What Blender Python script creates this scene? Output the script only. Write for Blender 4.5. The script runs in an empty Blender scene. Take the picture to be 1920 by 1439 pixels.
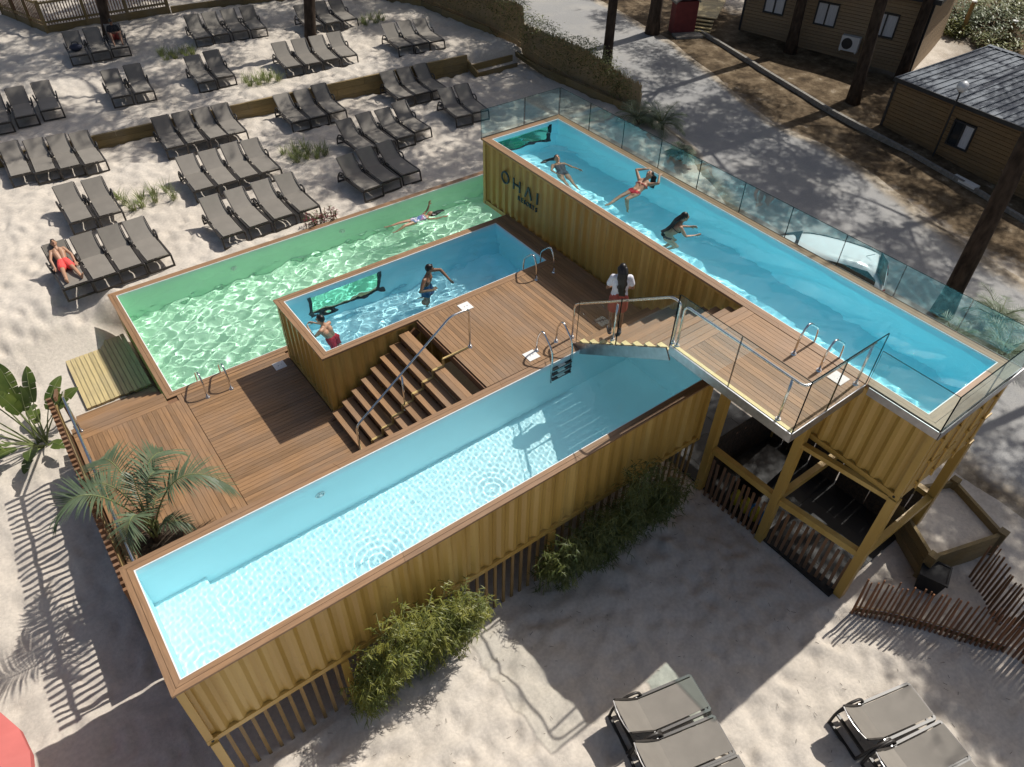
import bpy, bmesh, math, random
import numpy as np
from mathutils import Vector, Matrix
S = bpy.context.scene
C = S.collection
PI = math.pi
# ------------------------------------------------------------------ camera
CAM = Vector((0.9475, -6.1826, 13.4024))
yaw, pitch, roll = -0.6546, -0.7538, 0.0234
fwd = Vector((-math.sin(yaw)*math.cos(pitch), math.cos(yaw)*math.cos(pitch), math.sin(pitch)))
rgt = Vector((math.cos(yaw), math.sin(yaw), 0)); upv = rgt.cross(fwd)
r2 = math.cos(roll)*rgt + math.sin(roll)*upv; u2 = -math.sin(roll)*rgt + math.cos(roll)*upv
cd = bpy.data.cameras.new('camera'); cam = bpy.data.objects.new('camera', cd); C.objects.link(cam)
m = Matrix((r2, u2, -fwd)).transposed().to_4x4(); m.translation = CAM; cam.matrix_world = m
cd.sensor_width = 36; cd.lens = 1387.33/1920*36; cd.clip_end = 600; cd.clip_start = .1
S.camera = cam
# ------------------------------------------------------------------ sky, sun, exposure
SUN = Vector((0.7723, 0.0423, 1)).normalized()
W = bpy.data.worlds.new('World'); S.world = W; W.use_nodes = True
sky = W.node_tree.nodes.new('ShaderNodeTexSky'); sky.sky_type = 'NISHITA'; sky.sun_disc = False; sky.dust_density = 3.5; sky.ozone_density = .4
sky.sun_elevation = math.asin(SUN.z); sky.sun_rotation = math.atan2(SUN.x, SUN.y)
W.node_tree.links.new(sky.outputs[0], W.node_tree.nodes['Background'].inputs[0])
W.node_tree.nodes['Background'].inputs[1].default_value = 0.075
sl = bpy.data.lights.new('sun', 'SUN'); sl.energy = 4.15; sl.angle = math.radians(.5); sl.color = (1, .955, .88)
so = bpy.data.objects.new('sun', sl); C.objects.link(so); so.location = (40, 2, 60)
so.rotation_euler = (-SUN).to_track_quat('-Z', 'Y').to_euler()
sl.cycles.is_caustics_light = True
S.view_settings.view_transform = 'Standard'; S.view_settings.look = 'None'
S.view_settings.gamma = 1; S.view_settings.use_curve_mapping = False; S.view_settings.exposure = 0.1
S.cycles.use_denoising = True; S.cycles.sample_clamp_indirect = 8; S.cycles.max_bounces = 14; S.cycles.diffuse_bounces = 8
S.cycles.transparent_max_bounces = 24; S.cycles.transmission_bounces = 10
# ------------------------------------------------------------------ helpers
RND = random.Random(7)
class MB:
    def __init__(s): s.v = []; s.f = []; s.m = []
    def add(s, vs, fs, mi=0):
        b = len(s.v); s.v += [tuple(v) for v in vs]; s.f += [tuple(b+i for i in f) for f in fs]; s.m += [mi]*len(fs)
    def hexa(s, p, mi=0):
        s.add(p, [(0,3,2,1),(4,5,6,7),(0,1,5,4),(1,2,6,5),(2,3,7,6),(3,0,4,7)], mi)
    def box(s, x0, x1, y0, y1, z0, z1, mi=0):
        s.hexa([(x0,y0,z0),(x1,y0,z0),(x1,y1,z0),(x0,y1,z0),(x0,y0,z1),(x1,y0,z1),(x1,y1,z1),(x0,y1,z1)], mi)
    def obox(s, c, ax, ay, az, mi=0):
        c, ax, ay, az = map(Vector, (c, ax, ay, az))
        s.hexa([c-ax-ay-az, c+ax-ay-az, c+ax+ay-az, c-ax+ay-az, c-ax-ay+az, c+ax-ay+az, c+ax+ay+az, c-ax+ay+az], mi)
    def beam(s, p, q, w, h, up=(0,0,1), mi=0):
        p, q = Vector(p), Vector(q); d = q-p; a = d.cross(Vector(up))
        if a.length < 1e-6: a = d.cross(Vector((1,0,0)))
        a.normalize(); b = a.cross(d).normalized()
        s.obox((p+q)/2, d/2, a*w/2, b*h/2, mi)
    def tube(s, pts, r, n=8, mi=0, caps=True):
        pts = [Vector(p) for p in pts]; rs = r if isinstance(r, (list, tuple)) else [r]*len(pts)
        rings = []; pa = None
        for i, p in enumerate(pts):
            d = (pts[min(i+1, len(pts)-1)] - pts[max(i-1, 0)]).normalized()
            if pa is None:
                pa = d.cross(Vector((0,0,1)))
                if pa.length < 1e-3: pa = d.cross(Vector((1,0,0)))
            pa = (pa - d*pa.dot(d)).normalized(); pb = d.cross(pa)
            rings.append([p + rs[i]*(math.cos(2*PI*k/n)*pa + math.sin(2*PI*k/n)*pb) for k in range(n)])
        vs = [v for rg in rings for v in rg]; fs = []
        for i in range(len(pts)-1):
            for k in range(n):
                a, b = i*n+k, i*n+(k+1) % n; fs.append((a, b, b+n, a+n))
        if caps: fs.append(tuple(range(n-1, -1, -1))); fs.append(tuple((len(pts)-1)*n+k for k in range(n)))
        s.add(vs, fs, mi)
    def ell(s, c, r, n=10, k=6, M=None, mi=0):
        c = Vector(c); r = (r,)*3 if not isinstance(r, (tuple, list)) else r; vs = []
        for j in range(k+1):
            t = PI*j/k
            for i in range(n):
                a = 2*PI*i/n; v = Vector((r[0]*math.sin(t)*math.cos(a), r[1]*math.sin(t)*math.sin(a), r[2]*math.cos(t)))
                vs.append(c + (M @ v if M else v))
        fs = [(j*n+i, (j+1)*n+i, (j+1)*n+(i+1) % n, j*n+(i+1) % n) for j in range(k) for i in range(n)]
        s.add(vs, fs, mi)
    def cyl(s, c, r, h, n=12, r2=None, mi=0):
        s.tube([c, (c[0], c[1], c[2]+h)], [r, r if r2 is None else r2], n, mi)
    def quad(s, a, b, c, d, mi=0): s.add([a, b, c, d], [(0,1,2,3)], mi)
    def build(s, name, mat, parent=None, smooth=False):
        me = bpy.data.meshes.new(name); me.from_pydata(s.v, [], s.f)
        for x in (mat if isinstance(mat, (list, tuple)) else [mat]): me.materials.append(x)
        if any(s.m): me.polygons.foreach_set('material_index', s.m)
        if smooth: me.polygons.foreach_set('use_smooth', [True]*len(s.f))
        me.update()
        return link(name, me, parent)
def link(name, me, parent=None):
    o = bpy.data.objects.new(name, me); C.objects.link(o)
    if parent is not None: o.parent = parent
    return o
def tag(o, label=None, cat=None, group=None, kind=None):
    if label: o['label'] = label
    if cat: o['category'] = cat
    if group: o['group'] = group
    if kind: o['kind'] = kind
    return o
def empty(name, loc=(0,0,0), rz=0, label=None, cat=None, group=None, kind=None):
    o = bpy.data.objects.new(name, None); C.objects.link(o); o.location = loc; o.rotation_euler = (0,0,rz); o.empty_display_size = .1
    return tag(o, label, cat, group, kind)
KIDS = {}
def kids(o): return [c for c in list(C.objects) if c.parent == o]
def copy_tree(o, tree, loc, rz, label, group):
    r = o.copy(); C.objects.link(r); r.location = loc; r.rotation_euler = (0,0,rz); r['label'] = label; r['group'] = group
    for ch, gch in tree:
        c = ch.copy(); C.objects.link(c); c.parent = r
        for g2 in gch:
            d = g2.copy(); C.objects.link(d); d.parent = c
    return r
def box1(name, mat, parent, *a):
    b = MB(); b.box(*a); return b.build(name, mat, parent)
def vnoise(x, y, f, seed):
    x = np.asarray(x, float)*f; y = np.asarray(y, float)*f
    rs = np.random.RandomState(seed).rand(256, 256)
    xi = np.floor(x).astype(int); yi = np.floor(y).astype(int); tx = x-xi; ty = y-yi
    tx = tx*tx*(3-2*tx); ty = ty*ty*(3-2*ty)
    G = lambda a, b: rs[a % 256, b % 256]
    return (G(xi,yi)*(1-tx)+G(xi+1,yi)*tx)*(1-ty)+(G(xi,yi+1)*(1-tx)+G(xi+1,yi+1)*tx)*ty*1.0 - .5
def sm(a, b, x):
    t = np.clip((x-a)/(b-a), 0, 1); return t*t*(3-2*t)
WY0, WK = 22.13, -0.1
FY = [13.4, 17, 21, 26.5, 30]; FX = [21.5, 21.3, 20.8, 20.5, 19.6]
def g(x, y):
    x = np.asarray(x, float); y = np.asarray(y, float)
    left = .1*sm(-1,3,y)+.5*sm(3,9.5,y)+.95*sm(11.4,14.2,y)
    mid = 1.55*np.maximum(sm(12.62,12.75,y), sm(8.9,10.5,y)*sm(14.4,14.9,x))
    a = sm(1.2,2.2,x)
    s = left*(1-a)+mid*a
    s = s+np.clip(.45+.022*(x-4),.4,.75)*sm(.02,.2,y-(WY0+WK*x))+.012*np.maximum(0,y-23)
    zr = .2+1.25*sm(-6,22,y)+.5*sm(20,40,y)
    b = sm(14.2,16.5,x)*(1-sm(8,13,y))+sm(0,1,x-np.interp(y,FY,FX))*sm(8,13,y)
    b = np.clip(b,0,1)
    return s*(1-b)+zr*b
def gz(x, y): return float(g(x, y))
# ------------------------------------------------------------------ materials
def nm(name):
    m = bpy.data.materials.new(name); m.use_nodes = True
    return m, m.node_tree, m.node_tree.nodes['Principled BSDF']
def node(nt, t, **kw):
    n = nt.nodes.new(t)
    for k, v in kw.items():
        if k in n.inputs: n.inputs[k].default_value = v
        else: setattr(n, k, v)
    return n
def noise(nt, scale, detail=4, coord='Object', vec=None, rough=.55, stretch=None):
    tc = nt.nodes.new('ShaderNodeTexCoord'); n = node(nt, 'ShaderNodeTexNoise'); n.inputs['Scale'].default_value = scale
    n.inputs['Detail'].default_value = detail; n.inputs['Roughness'].default_value = rough
    src = tc.outputs[coord]
    if stretch:
        mp = nt.nodes.new('ShaderNodeMapping'); mp.inputs['Scale'].default_value = stretch
        nt.links.new(src, mp.inputs[0]); src = mp.outputs[0]
    nt.links.new(src, n.inputs['Vector']); return n
def ramp(nt, fac, stops):
    r = nt.nodes.new('ShaderNodeValToRGB'); e = r.color_ramp.elements
    while len(e) < len(stops): e.new(.5)
    for el, (p, c) in zip(e, stops): el.position = p; el.color = (*c, 1) if len(c) == 3 else c
    nt.links.new(fac, r.inputs[0]); return r
def mix(nt, fac, a, b, mode='MIX'):
    n = nt.nodes.new('ShaderNodeMix'); n.data_type = 'RGBA'; n.blend_type = mode
    for i, v in ((0, fac), (6, a), (7, b)):
        if hasattr(v, 'links'): nt.links.new(v, n.inputs[i])
        else: n.inputs[i].default_value = v if i == 0 else (*v, 1)
    return n.outputs[2]
def bump(nt, b, h, dist=.01, strength=.6):
    n = nt.nodes.new('ShaderNodeBump'); n.inputs['Strength'].default_value = strength; n.inputs['Distance'].default_value = dist
    nt.links.new(h, n.inputs['Height']); nt.links.new(n.outputs[0], b.inputs['Normal'])
def simple(name, col, rough=.6, metal=0, var=.12, scale=6, spec=.5, bmp=0, stretch=None, objvar=0):
    m, nt, b = nm(name); n = noise(nt, scale, stretch=stretch)
    lo = tuple(c*(1-var) for c in col); hi = tuple(min(1, c*(1+var)) for c in col)
    r = ramp(nt, n.outputs[0], [(.3, lo), (.7, hi)]); out = r.outputs[0]
    if objvar:
        oi = nt.nodes.new('ShaderNodeObjectInfo')
        rr = ramp(nt, oi.outputs['Random'], [(0, (1-objvar,)*3), (1, (1+objvar*.6,)*3)]); out = mix(nt, 1.0, out, rr.outputs[0], 'MULTIPLY')
    nt.links.new(out, b.inputs['Base Color']); b.inputs['Roughness'].default_value = rough; b.inputs['Metallic'].default_value = metal
    b.inputs['Specular IOR Level'].default_value = spec
    if bmp: bump(nt, b, n.outputs[0], bmp)
    return m
def woodm(name, col, rough=.6, objvar=.28, axis=0, dirt=.35):
    m, nt, b = nm(name); st = [18, 18, 18]; st[axis] = 1.2
    n = noise(nt, 2.2, 6, stretch=tuple(st)); n2 = noise(nt, 1.1, 3)
    r = ramp(nt, n.outputs[0], [(.25, tuple(c*.72 for c in col)), (.75, tuple(min(1, c*1.22) for c in col))])
    oi = nt.nodes.new('ShaderNodeObjectInfo')
    rr = ramp(nt, oi.outputs['Random'], [(0, (1-objvar,)*3), (.5, (1,)*3), (1, (1+objvar*.7, 1+objvar*.62, 1+objvar*.55))])
    o = mix(nt, 1.0, r.outputs[0], rr.outputs[0], 'MULTIPLY')
    d = ramp(nt, n2.outputs[0], [(.42, (0,0,0)), (.68, (dirt,)*3)])
    o = mix(nt, d.outputs[0], o, tuple(.55*c+.10 for c in col))
    nt.links.new(o, b.inputs['Base Color']); b.inputs['Roughness'].default_value = rough; bump(nt, b, n.outputs[0], .002)
    return m
DECKC = (.275, .158, .076)
M = {}
M['deck_y'] = woodm('deck boards', DECKC, .55, axis=1)
M['deck_x'] = woodm('deck boards across', DECKC, .55, axis=0)
M['rim_x'] = woodm('rim boards', (.285, .165, .085), .5, .12, 0, .2)
M['rim_y'] = woodm('rim boards across', (.285, .165, .085), .5, .12, 1, .2)
M['pine_deck'] = woodm('pale pine boards', (.50, .40, .20), .7, .2, 1)
M['timber'] = woodm('treated timber', (.22, .155, .06), .75, .25, 0)
M['timber_y'] = woodm('treated timber across', (.22, .155, .06), .75, .25, 1)
M['picket'] = woodm('chestnut pickets', (.20, .085, .035), .8, .4, 2)
M['fence_wood'] = woodm('brown fence wood', (.20, .10, .045), .7, .25, 2)
M['slat'] = woodm('ochre slats', (.27, .17, .06), .7, .25, 2)
M['cane'] = woodm('bamboo cane', (.46, .33, .17), .7, .3, 2)
def paint_yellow():
    m, nt, b = nm('ochre container paint'); n = noise(nt, 1.0, 3, stretch=(2.6, 2.6, .22), rough=.5); n2 = noise(nt, 5, 6, rough=.7); n3 = noise(nt, 60, 3)
    r = ramp(nt, n.outputs[0], [(.36, (.42, .265, .065)), (.52, (.475, .305, .078)), (.66, (.54, .37, .115))])
    k = ramp(nt, n2.outputs[0], [(.60, (0,0,0)), (.74, (.5,)*3)])
    o = mix(nt, k.outputs[0], r.outputs[0], (.27, .165, .048))
    ks = ramp(nt, n2.outputs[0], [(.24, (.55,)*3), (.32, (0,0,0))]); o = mix(nt, ks.outputs[0], o, (.60, .46, .20))
    nt.links.new(o, b.inputs['Base Color']); b.inputs['Roughness'].default_value = .36; bump(nt, b, n3.outputs[0], .0015, .25); return m
M['yellow'] = paint_yellow()
M['steel'] = simple('polished steel', (.72, .72, .72), .18, 1, .05)
M['galv'] = simple('brushed steel flashing', (.42, .42, .44), .35, .9, .15, 9)
M['edge'] = simple('white steel lip', (.8, .82, .82), .35, 0, .03)
M['liner'] = simple('blue pool liner', (.52, .91, .98), .5, 0, .02, 1.2)
M['liner_light'] = simple('pale pool liner', (.72, .93, .965), .5, 0, .02, 1.2)
M['liner_mid'] = simple('light blue pool liner', (.55, .90, .975), .5, 0, .02, 1.2)
M['liner_green'] = simple('green pool liner', (.65, .91, .74), .5, 0, .03, 1.2)
M['dark'] = simple('black rubber and floor shade', (.012, .013, .014), .6, 0, .2)  # shared by the floor tiles painted as stilt shade
M['plate'] = simple('white plastic', (.78, .77, .74), .45, 0, .04)
M['fabric'] = simple('taupe mesh fabric', (.225, .205, .178), .75, 0, .10, 2.2, .3, objvar=.16)
M['resin'] = simple('dark brown resin', (.035, .030, .026), .42, 0, .25, 5)
M['fabric_joint'] = simple('silver tube', (.55, .55, .55), .3, 1, .1)
def glassm(name, tint, refl=1.5, boost=1.0):
    m = bpy.data.materials.new(name); m.use_nodes = True; nt = m.node_tree; nt.nodes.remove(nt.nodes['Principled BSDF'])
    t = node(nt, 'ShaderNodeBsdfTransparent'); t.inputs[0].default_value = (*tint, 1)
    gl = node(nt, 'ShaderNodeBsdfGlossy'); gl.inputs['Roughness'].default_value = .015; gl.inputs[0].default_value = (.85, 1, 1, 1)
    fr = node(nt, 'ShaderNodeFresnel'); fr.inputs[0].default_value = refl
    ge = node(nt, 'ShaderNodeNewGeometry'); iv = node(nt, 'ShaderNodeMath', operation='SUBTRACT'); iv.inputs[0].default_value = boost; nt.links.new(ge.outputs['Backfacing'], iv.inputs[1])
    mm = node(nt, 'ShaderNodeMath', operation='MULTIPLY', use_clamp=True); nt.links.new(fr.outputs[0], mm.inputs[0]); nt.links.new(iv.outputs[0], mm.inputs[1])
    mx = nt.nodes.new('ShaderNodeMixShader'); nt.links.new(mm.outputs[0], mx.inputs[0]); nt.links.new(t.outputs[0], mx.inputs[1]); nt.links.new(gl.outputs[0], mx.inputs[2])
    nt.links.new(mx.outputs[0], nt.nodes['Material Output'].inputs[0]); return m
M['glass'] = glassm('clear glass', (.98, .993, .99))
M['glass_blue'] = glassm('green tinted glass', (.87, .955, .955), 1.75)
M['pane'] = glassm('pool window pane', (.34, .78, .76), 1.3, .5)
M['glass_edge'] = simple('glass edge', (.004, .014, .016), .7, 0, .1, 6, .02)
def waterm(name, tint):
    m, nt, b = nm(name); b.inputs['Base Color'].default_value = (*tint, 1); b.inputs['Roughness'].default_value = 0
    b.inputs['IOR'].default_value = 1.33; b.inputs['Transmission Weight'].default_value = 1; return m
M['water'] = waterm('pool water', (.84, .98, 1.0))
M['water_green'] = waterm('green pool water', (.90, 1.0, .94))
def sandm():
    m, nt, b = nm('pale sand with needle litter'); n = noise(nt, .35, 5); n2 = noise(nt, 14, 6); n3 = noise(nt, 90, 3); n4 = noise(nt, 1.6, 7, rough=.7)
    r = ramp(nt, n.outputs[0], [(.3, (.575, .515, .44)), (.7, (.63, .572, .50))])
    r2_ = ramp(nt, n2.outputs[0], [(.3, (.86,)*3), (.65, (1.03,)*3)])
    sand = mix(nt, 1.0, r.outputs[0], r2_.outputs[0], 'MULTIPLY')
    dirtc = ramp(nt, n4.outputs[0], [(.30, (.040, .029, .018)), (.47, (.105, .074, .044)), (.62, (.20, .15, .095)), (.74, (.44, .38, .30))])
    at = node(nt, 'ShaderNodeAttribute', attribute_name='dirt')
    ad = node(nt, 'ShaderNodeMath', operation='MULTIPLY_ADD', use_clamp=True); nt.links.new(n4.outputs[0], ad.inputs[0]); ad.inputs[1].default_value = 1.5
    sb = node(nt, 'ShaderNodeMath', operation='MULTIPLY_ADD'); nt.links.new(at.outputs['Fac'], sb.inputs[0]); sb.inputs[1].default_value = 2.4; sb.inputs[2].default_value = -1.6
    nt.links.new(sb.outputs[0], ad.inputs[2])
    o = mix(nt, ad.outputs[0], sand, dirtc.outputs[0])
    nt.links.new(o, b.inputs['Base Color']); b.inputs['Roughness'].default_value = .95; b.inputs['Specular IOR Level'].default_value = .15
    h = mix(nt, .45, n2.outputs['Color'], n3.outputs['Color']); bump(nt, b, h, .035, .75); return m
M['sand'] = sandm()
def roadm():
    m, nt, b = nm('worn sandy asphalt'); n = noise(nt, .5, 6, rough=.65); n2 = noise(nt, 30, 5)
    a = ramp(nt, n2.outputs[0], [(.3, (.25, .248, .245)), (.7, (.34, .336, .33))])
    d = ramp(nt, n.outputs[0], [(.45, (0,0,0)), (.75, (.7,)*3)])
    base = mix(nt, d.outputs[0], a.outputs[0], (.40, .38, .345))
    at = node(nt, 'ShaderNodeAttribute', attribute_name='edge'); n4 = noise(nt, 1.3, 6, rough=.7)
    ad = node(nt, 'ShaderNodeMath', operation='MULTIPLY_ADD', use_clamp=True); nt.links.new(n4.outputs[0], ad.inputs[0]); ad.inputs[1].default_value = 2.0
    sb = node(nt, 'ShaderNodeMath', operation='MULTIPLY_ADD'); nt.links.new(at.outputs['Fac'], sb.inputs[0]); sb.inputs[1].default_value = 3.0; sb.inputs[2].default_value = -2.3
    nt.links.new(sb.outputs[0], ad.inputs[2])
    dirtc = ramp(nt, n4.outputs[0], [(.34, (.10, .072, .044)), (.5, (.27, .22, .155)), (.68, (.48, .42, .34))])
    o = mix(nt, ad.outputs[0], base, dirtc.outputs[0])
    nt.links.new(o, b.inputs['Base Color']); b.inputs['Roughness'].default_value = .9; bump(nt, b, n2.outputs[0], .01, .5); return m
M['road'] = roadm()
def leafm(name, a, b_, rough=.45, trans=.25):
    m, nt, b = nm(name); n = noise(nt, 2.5, 3); oi = nt.nodes.new('ShaderNodeObjectInfo')
    r = ramp(nt, n.outputs[0], [(.3, a), (.7, b_)]); rr = ramp(nt, oi.outputs['Random'], [(0, (.8,)*3), (1, (1.15,)*3)])
    o = mix(nt, 1.0, r.outputs[0], rr.outputs[0], 'MULTIPLY')
    nt.links.new(o, b.inputs['Base Color']); b.inputs['Roughness'].default_value = rough
    t = node(nt, 'ShaderNodeBsdfTranslucent'); nt.links.new(o, t.inputs[0])
    mx = nt.nodes.new('ShaderNodeMixShader'); mx.inputs[0].default_value = trans
    nt.links.new(b.outputs[0], mx.inputs[1]); nt.links.new(t.outputs[0], mx.inputs[2]); nt.links.new(mx.outputs[0], nt.nodes['Material Output'].inputs[0]); return m
M['palm'] = leafm('palm frond', (.085, .13, .07), (.17, .22, .125))
M['banana'] = leafm('banana leaf', (.055, .095, .02), (.13, .17, .035), .35)
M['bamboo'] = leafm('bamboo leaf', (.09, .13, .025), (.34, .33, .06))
M['needle'] = leafm('pine needles', (.025, .045, .018), (.05, .085, .03))
M['hedge'] = leafm('hedge leaf', (.08, .105, .025), (.24, .25, .075))
M['grass'] = leafm('dune grass', (.17, .22, .07), (.34, .36, .14), .6)
M['redleaf'] = leafm('red leaf', (.20, .025, .05), (.26, .06, .07))
M['shrub'] = leafm('shrub leaf', (.05, .09, .02), (.14, .17, .05))
M['bark'] = simple('pine bark', (.058, .041, .030), .95, 0, .55, 7, .2, .03, (1, 1, .35))
M['stem'] = simple('green stem', (.16, .19, .07), .6)
M['soil'] = simple('dark soil', (.05, .035, .022), .95, 0, .5, 20, bmp=.02)  # also the tone of the added boards that stand in for shade
M['cabin'] = woodm('cabin cladding', (.29, .205, .12), .7, .1, 1, .15)
M['cabin2'] = woodm('cabin cladding warm', (.22, .138, .062), .7, .1, 1, .15)
M['roof'] = simple('grey metal roof', (.115, .135, .16), .45, .2, .15, 3)
M['anthracite'] = simple('anthracite trim', (.025, .027, .03), .5)
M['winglass'] = simple('dark window glass', (.03, .035, .04), .08, 0, .1)
M['curtain'] = simple('white curtain', (.62, .62, .64), .9, 0, .15, 6, stretch=(8, 8, .5))
M['car'] = simple('white car paint', (.70, .72, .74), .22, 0, .02, 2)
M['carglass'] = simple('car glass', (.012, .016, .018), .05)
M['taillight'] = simple('red lens', (.40, .015, .03), .15)
M['tyre'] = simple('tyre rubber', (.02, .02, .02), .8)
M['kerb'] = simple('concrete kerb', (.24, .225, .20), .9, 0, .25, 9, bmp=.01)
M['redpaint'] = simple('red render', (.17, .032, .03), .8, 0, .2, 3)
M['redcanvas'] = simple('coral red canvas', (.50, .13, .115), .75, 0, .08, 2)
M['tanwall'] = woodm('pale tan cladding', (.50, .40, .28), .7, .08, 0, .1)
M['globe'] = simple('opal globe', (.82, .82, .82), .3, 0, .02)
M['acwhite'] = simple('white enamel', (.68, .68, .67), .4, 0, .05)
M['letter'] = simple('dark teal letters', (.012, .06, .085), .4, 0, .1)
M['toy_yellow'] = simple('yellow float', (.50, .42, .02), .4)
M['toy_blue'] = simple('blue float', (.02, .16, .42), .4)
M['skin'] = simple('skin', (.42, .235, .145), .5, 0, .08, 5)
M['skin_dark'] = simple('tanned skin', (.25, .125, .07), .5, 0, .1, 5)
M['hair'] = simple('black hair', (.010, .008, .007), .4, 0, .3, 20)
M['hair_brown'] = simple('brown hair', (.045, .026, .014), .45, 0, .3, 20)
M['coral'] = simple('coral shorts', (.80, .085, .075), .8, 0, .06)
M['red_cloth'] = simple('red cloth', (.50, .02, .035), .75, 0, .06)
M['brick_cloth'] = simple('brick red shorts', (.33, .06, .045), .8, 0, .1)
M['blue_cloth'] = simple('blue shorts', (.015, .085, .20), .75, 0, .1)
M['white_cloth'] = simple('white cotton', (.72, .72, .78), .85, 0, .05)
M['black_cloth'] = simple('black cloth', (.015, .015, .018), .85, 0, .2)
M['grey_cloth'] = simple('grey patterned cloth', (.09, .09, .10), .85, 0, .5, 25)
M['lip'] = simple('lips', (.28, .07, .06), .4)
M['eye'] = simple('dark eye', (.02, .015, .012), .1)
def floral():
    m, nt, b = nm('floral swimsuit'); tc = nt.nodes.new('ShaderNodeTexCoord'); v = node(nt, 'ShaderNodeTexVoronoi'); v.inputs['Scale'].default_value = 22
    nt.links.new(tc.outputs['Object'], v.inputs['Vector'])
    s_ = nt.nodes.new('ShaderNodeSeparateColor'); nt.links.new(v.outputs['Color'], s_.inputs[0])
    r = ramp(nt, s_.outputs[0], [(0, (.08, .14, .38)), (.34, (.65, .66, .72)), (.62, (.40, .20, .34)), (.82, (.10, .24, .26))]); r.color_ramp.interpolation = 'CONSTANT'
    nt.links.new(r.outputs[0], b.inputs['Base Color']); b.inputs['Roughness'].default_value = .6; return m
M['floral'] = floral()
# ------------------------------------------------------------------ ground, road
zG, zF, zU = 1.676, 3.354, 4.984
def axis(parts):
    a = []
    for x0, x1, d in parts: a += list(np.arange(x0, x1, d))
    return np.array(a)
def sheet(name, X, Y, Z, mat, attr=None, keep=None):
    nx, ny = X.shape; co = np.stack([X, Y, Z], -1).reshape(-1, 3); idx = np.arange(nx*ny).reshape(nx, ny)
    q = np.stack([idx[:-1,:-1], idx[1:,:-1], idx[1:,1:], idx[:-1,1:]], -1).reshape(-1, 4)
    if keep is not None:
        k = keep.reshape(-1); q = q[k[q].all(1)]
    me = bpy.data.meshes.new(name); me.vertices.add(len(co)); me.vertices.foreach_set('co', co.astype(np.float32).ravel())
    me.loops.add(q.size); me.loops.foreach_set('vertex_index', q.astype(np.int32).ravel())
    me.polygons.add(len(q)); me.polygons.foreach_set('loop_start', np.arange(0, q.size, 4, dtype=np.int32)); me.polygons.foreach_set('loop_total', np.full(len(q), 4, np.int32))
    me.update(calc_edges=True); me.validate(); me.polygons.foreach_set('use_smooth', np.ones(len(me.polygons), bool))
    if attr is not None:
        a = me.attributes.new(attr[0], 'FLOAT', 'POINT'); a.data.foreach_set('value', attr[1].astype(np.float32).ravel())
    me.materials.append(mat); return link(name, me)
xs = axis([(-160, -30, 10), (-30, -6, 1.5), (-6, 1, .07), (1, 11, .085), (11, 21, .1), (21, 42, .25), (42, 90, 2), (90, 260, 12)])
ys = axis([(-160, -30, 10), (-30, -9, 1.5), (-9, 3, .075), (3, 12, .1), (12, 24, .085), (24, 35, .13), (35, 60, 1), (60, 300, 12)])
X, Y = np.meshgrid(xs, ys, indexing='ij')
Z = g(X, Y)
xf = np.interp(Y, FY, FX)
right = np.clip(sm(15.0, 16.0, X)*(1-sm(8, 13, Y))+sm(.3, 1.0, X-xf)*sm(8, 13, Y), 0, 1)
hm = np.maximum(0, sm(-1, 1, X-34)*sm(-2, 8, X-36))
bumps = .06*vnoise(X, Y, 1.9, 1)*sm(-.25, .2, vnoise(X, Y, .55, 9)) + .09*vnoise(X+.5*Y, Y-.2*X, 2.9, 2) + .035*vnoise(X, Y, 5.6, 3) + .12*vnoise(X, Y, .45, 4)
under = np.maximum((X > -.3)*(X < 11.6)*(Y > -.05)*(Y < 12.55), (X < 14.5)*(X > 11)*(Y > 7.5)*(Y < 12.55)); under = np.maximum(under, sm(10.9, 11.1, X)*(1-sm(13.7, 13.9, X))*sm(-4.0, -3.8, Y)*(1-sm(2.8, 3, Y)))
Z = Z + bumps*(1-right)*(1-.95*under) + right*(.03*vnoise(X, Y, 1.5, 5)+.10*vnoise(X, Y, .35, 6))
rs_ = np.random.RandomState(5); foot = np.zeros_like(Z)
for _ in range(7200):
    fx, fy = (rs_.uniform(-6, 21), rs_.uniform(12.7, 32)) if _ < 4300 else ((rs_.uniform(-4, 14), rs_.uniform(-8.5, 0)) if _ < 6200 else (rs_.uniform(-6, 2), rs_.uniform(-2, 14)))
    i0, i1 = np.searchsorted(xs, (fx-.5, fx+.5)); j0, j1 = np.searchsorted(ys, (fy-.5, fy+.5)); a_ = rs_.uniform(0, PI); ca, sa = math.cos(a_), math.sin(a_)
    dx_, dy_ = X[i0:i1, j0:j1]-fx, Y[i0:i1, j0:j1]-fy; u_, v_ = (dx_*ca+dy_*sa)/rs_.uniform(.12, .19), (-dx_*sa+dy_*ca)/rs_.uniform(.085, .12); r2_ = u_*u_+v_*v_
    foot[i0:i1, j0:j1] += rs_.uniform(.035, .085)*(.32*np.exp(-r2_*.3)-np.exp(-r2_))
Z = Z + np.clip(foot, -.13, .06)*(1-right)*(1-under)
hill = sm(36, 60, X)*sm(-20, 10, X-36)*2.2
Z = Z + hill + .8*hm*vnoise(X, Y, .13, 8)
kx = np.interp(Y, [-10, 1, 6, 10, 18, 40], [28.0, 28.4, 29.1, 29.3, 30.7, 34])
dirt = right*(.42 + .58*sm(-4.2, -1.0, X-kx)) 
dirt = np.maximum(dirt, .35*sm(-1.2, 0, X-xf)*sm(10, 13, Y))
dirt *= 1-.75*sm(33, 37, X)*sm(6, 12, Y-(X-36)*.2)*(1-sm(40, 44, X))
gr = sheet('sand', X, Y, Z, M['sand'], ('dirt', dirt)); tag(gr, 'pale trampled sand around the pools', 'sand', kind='structure')
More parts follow.
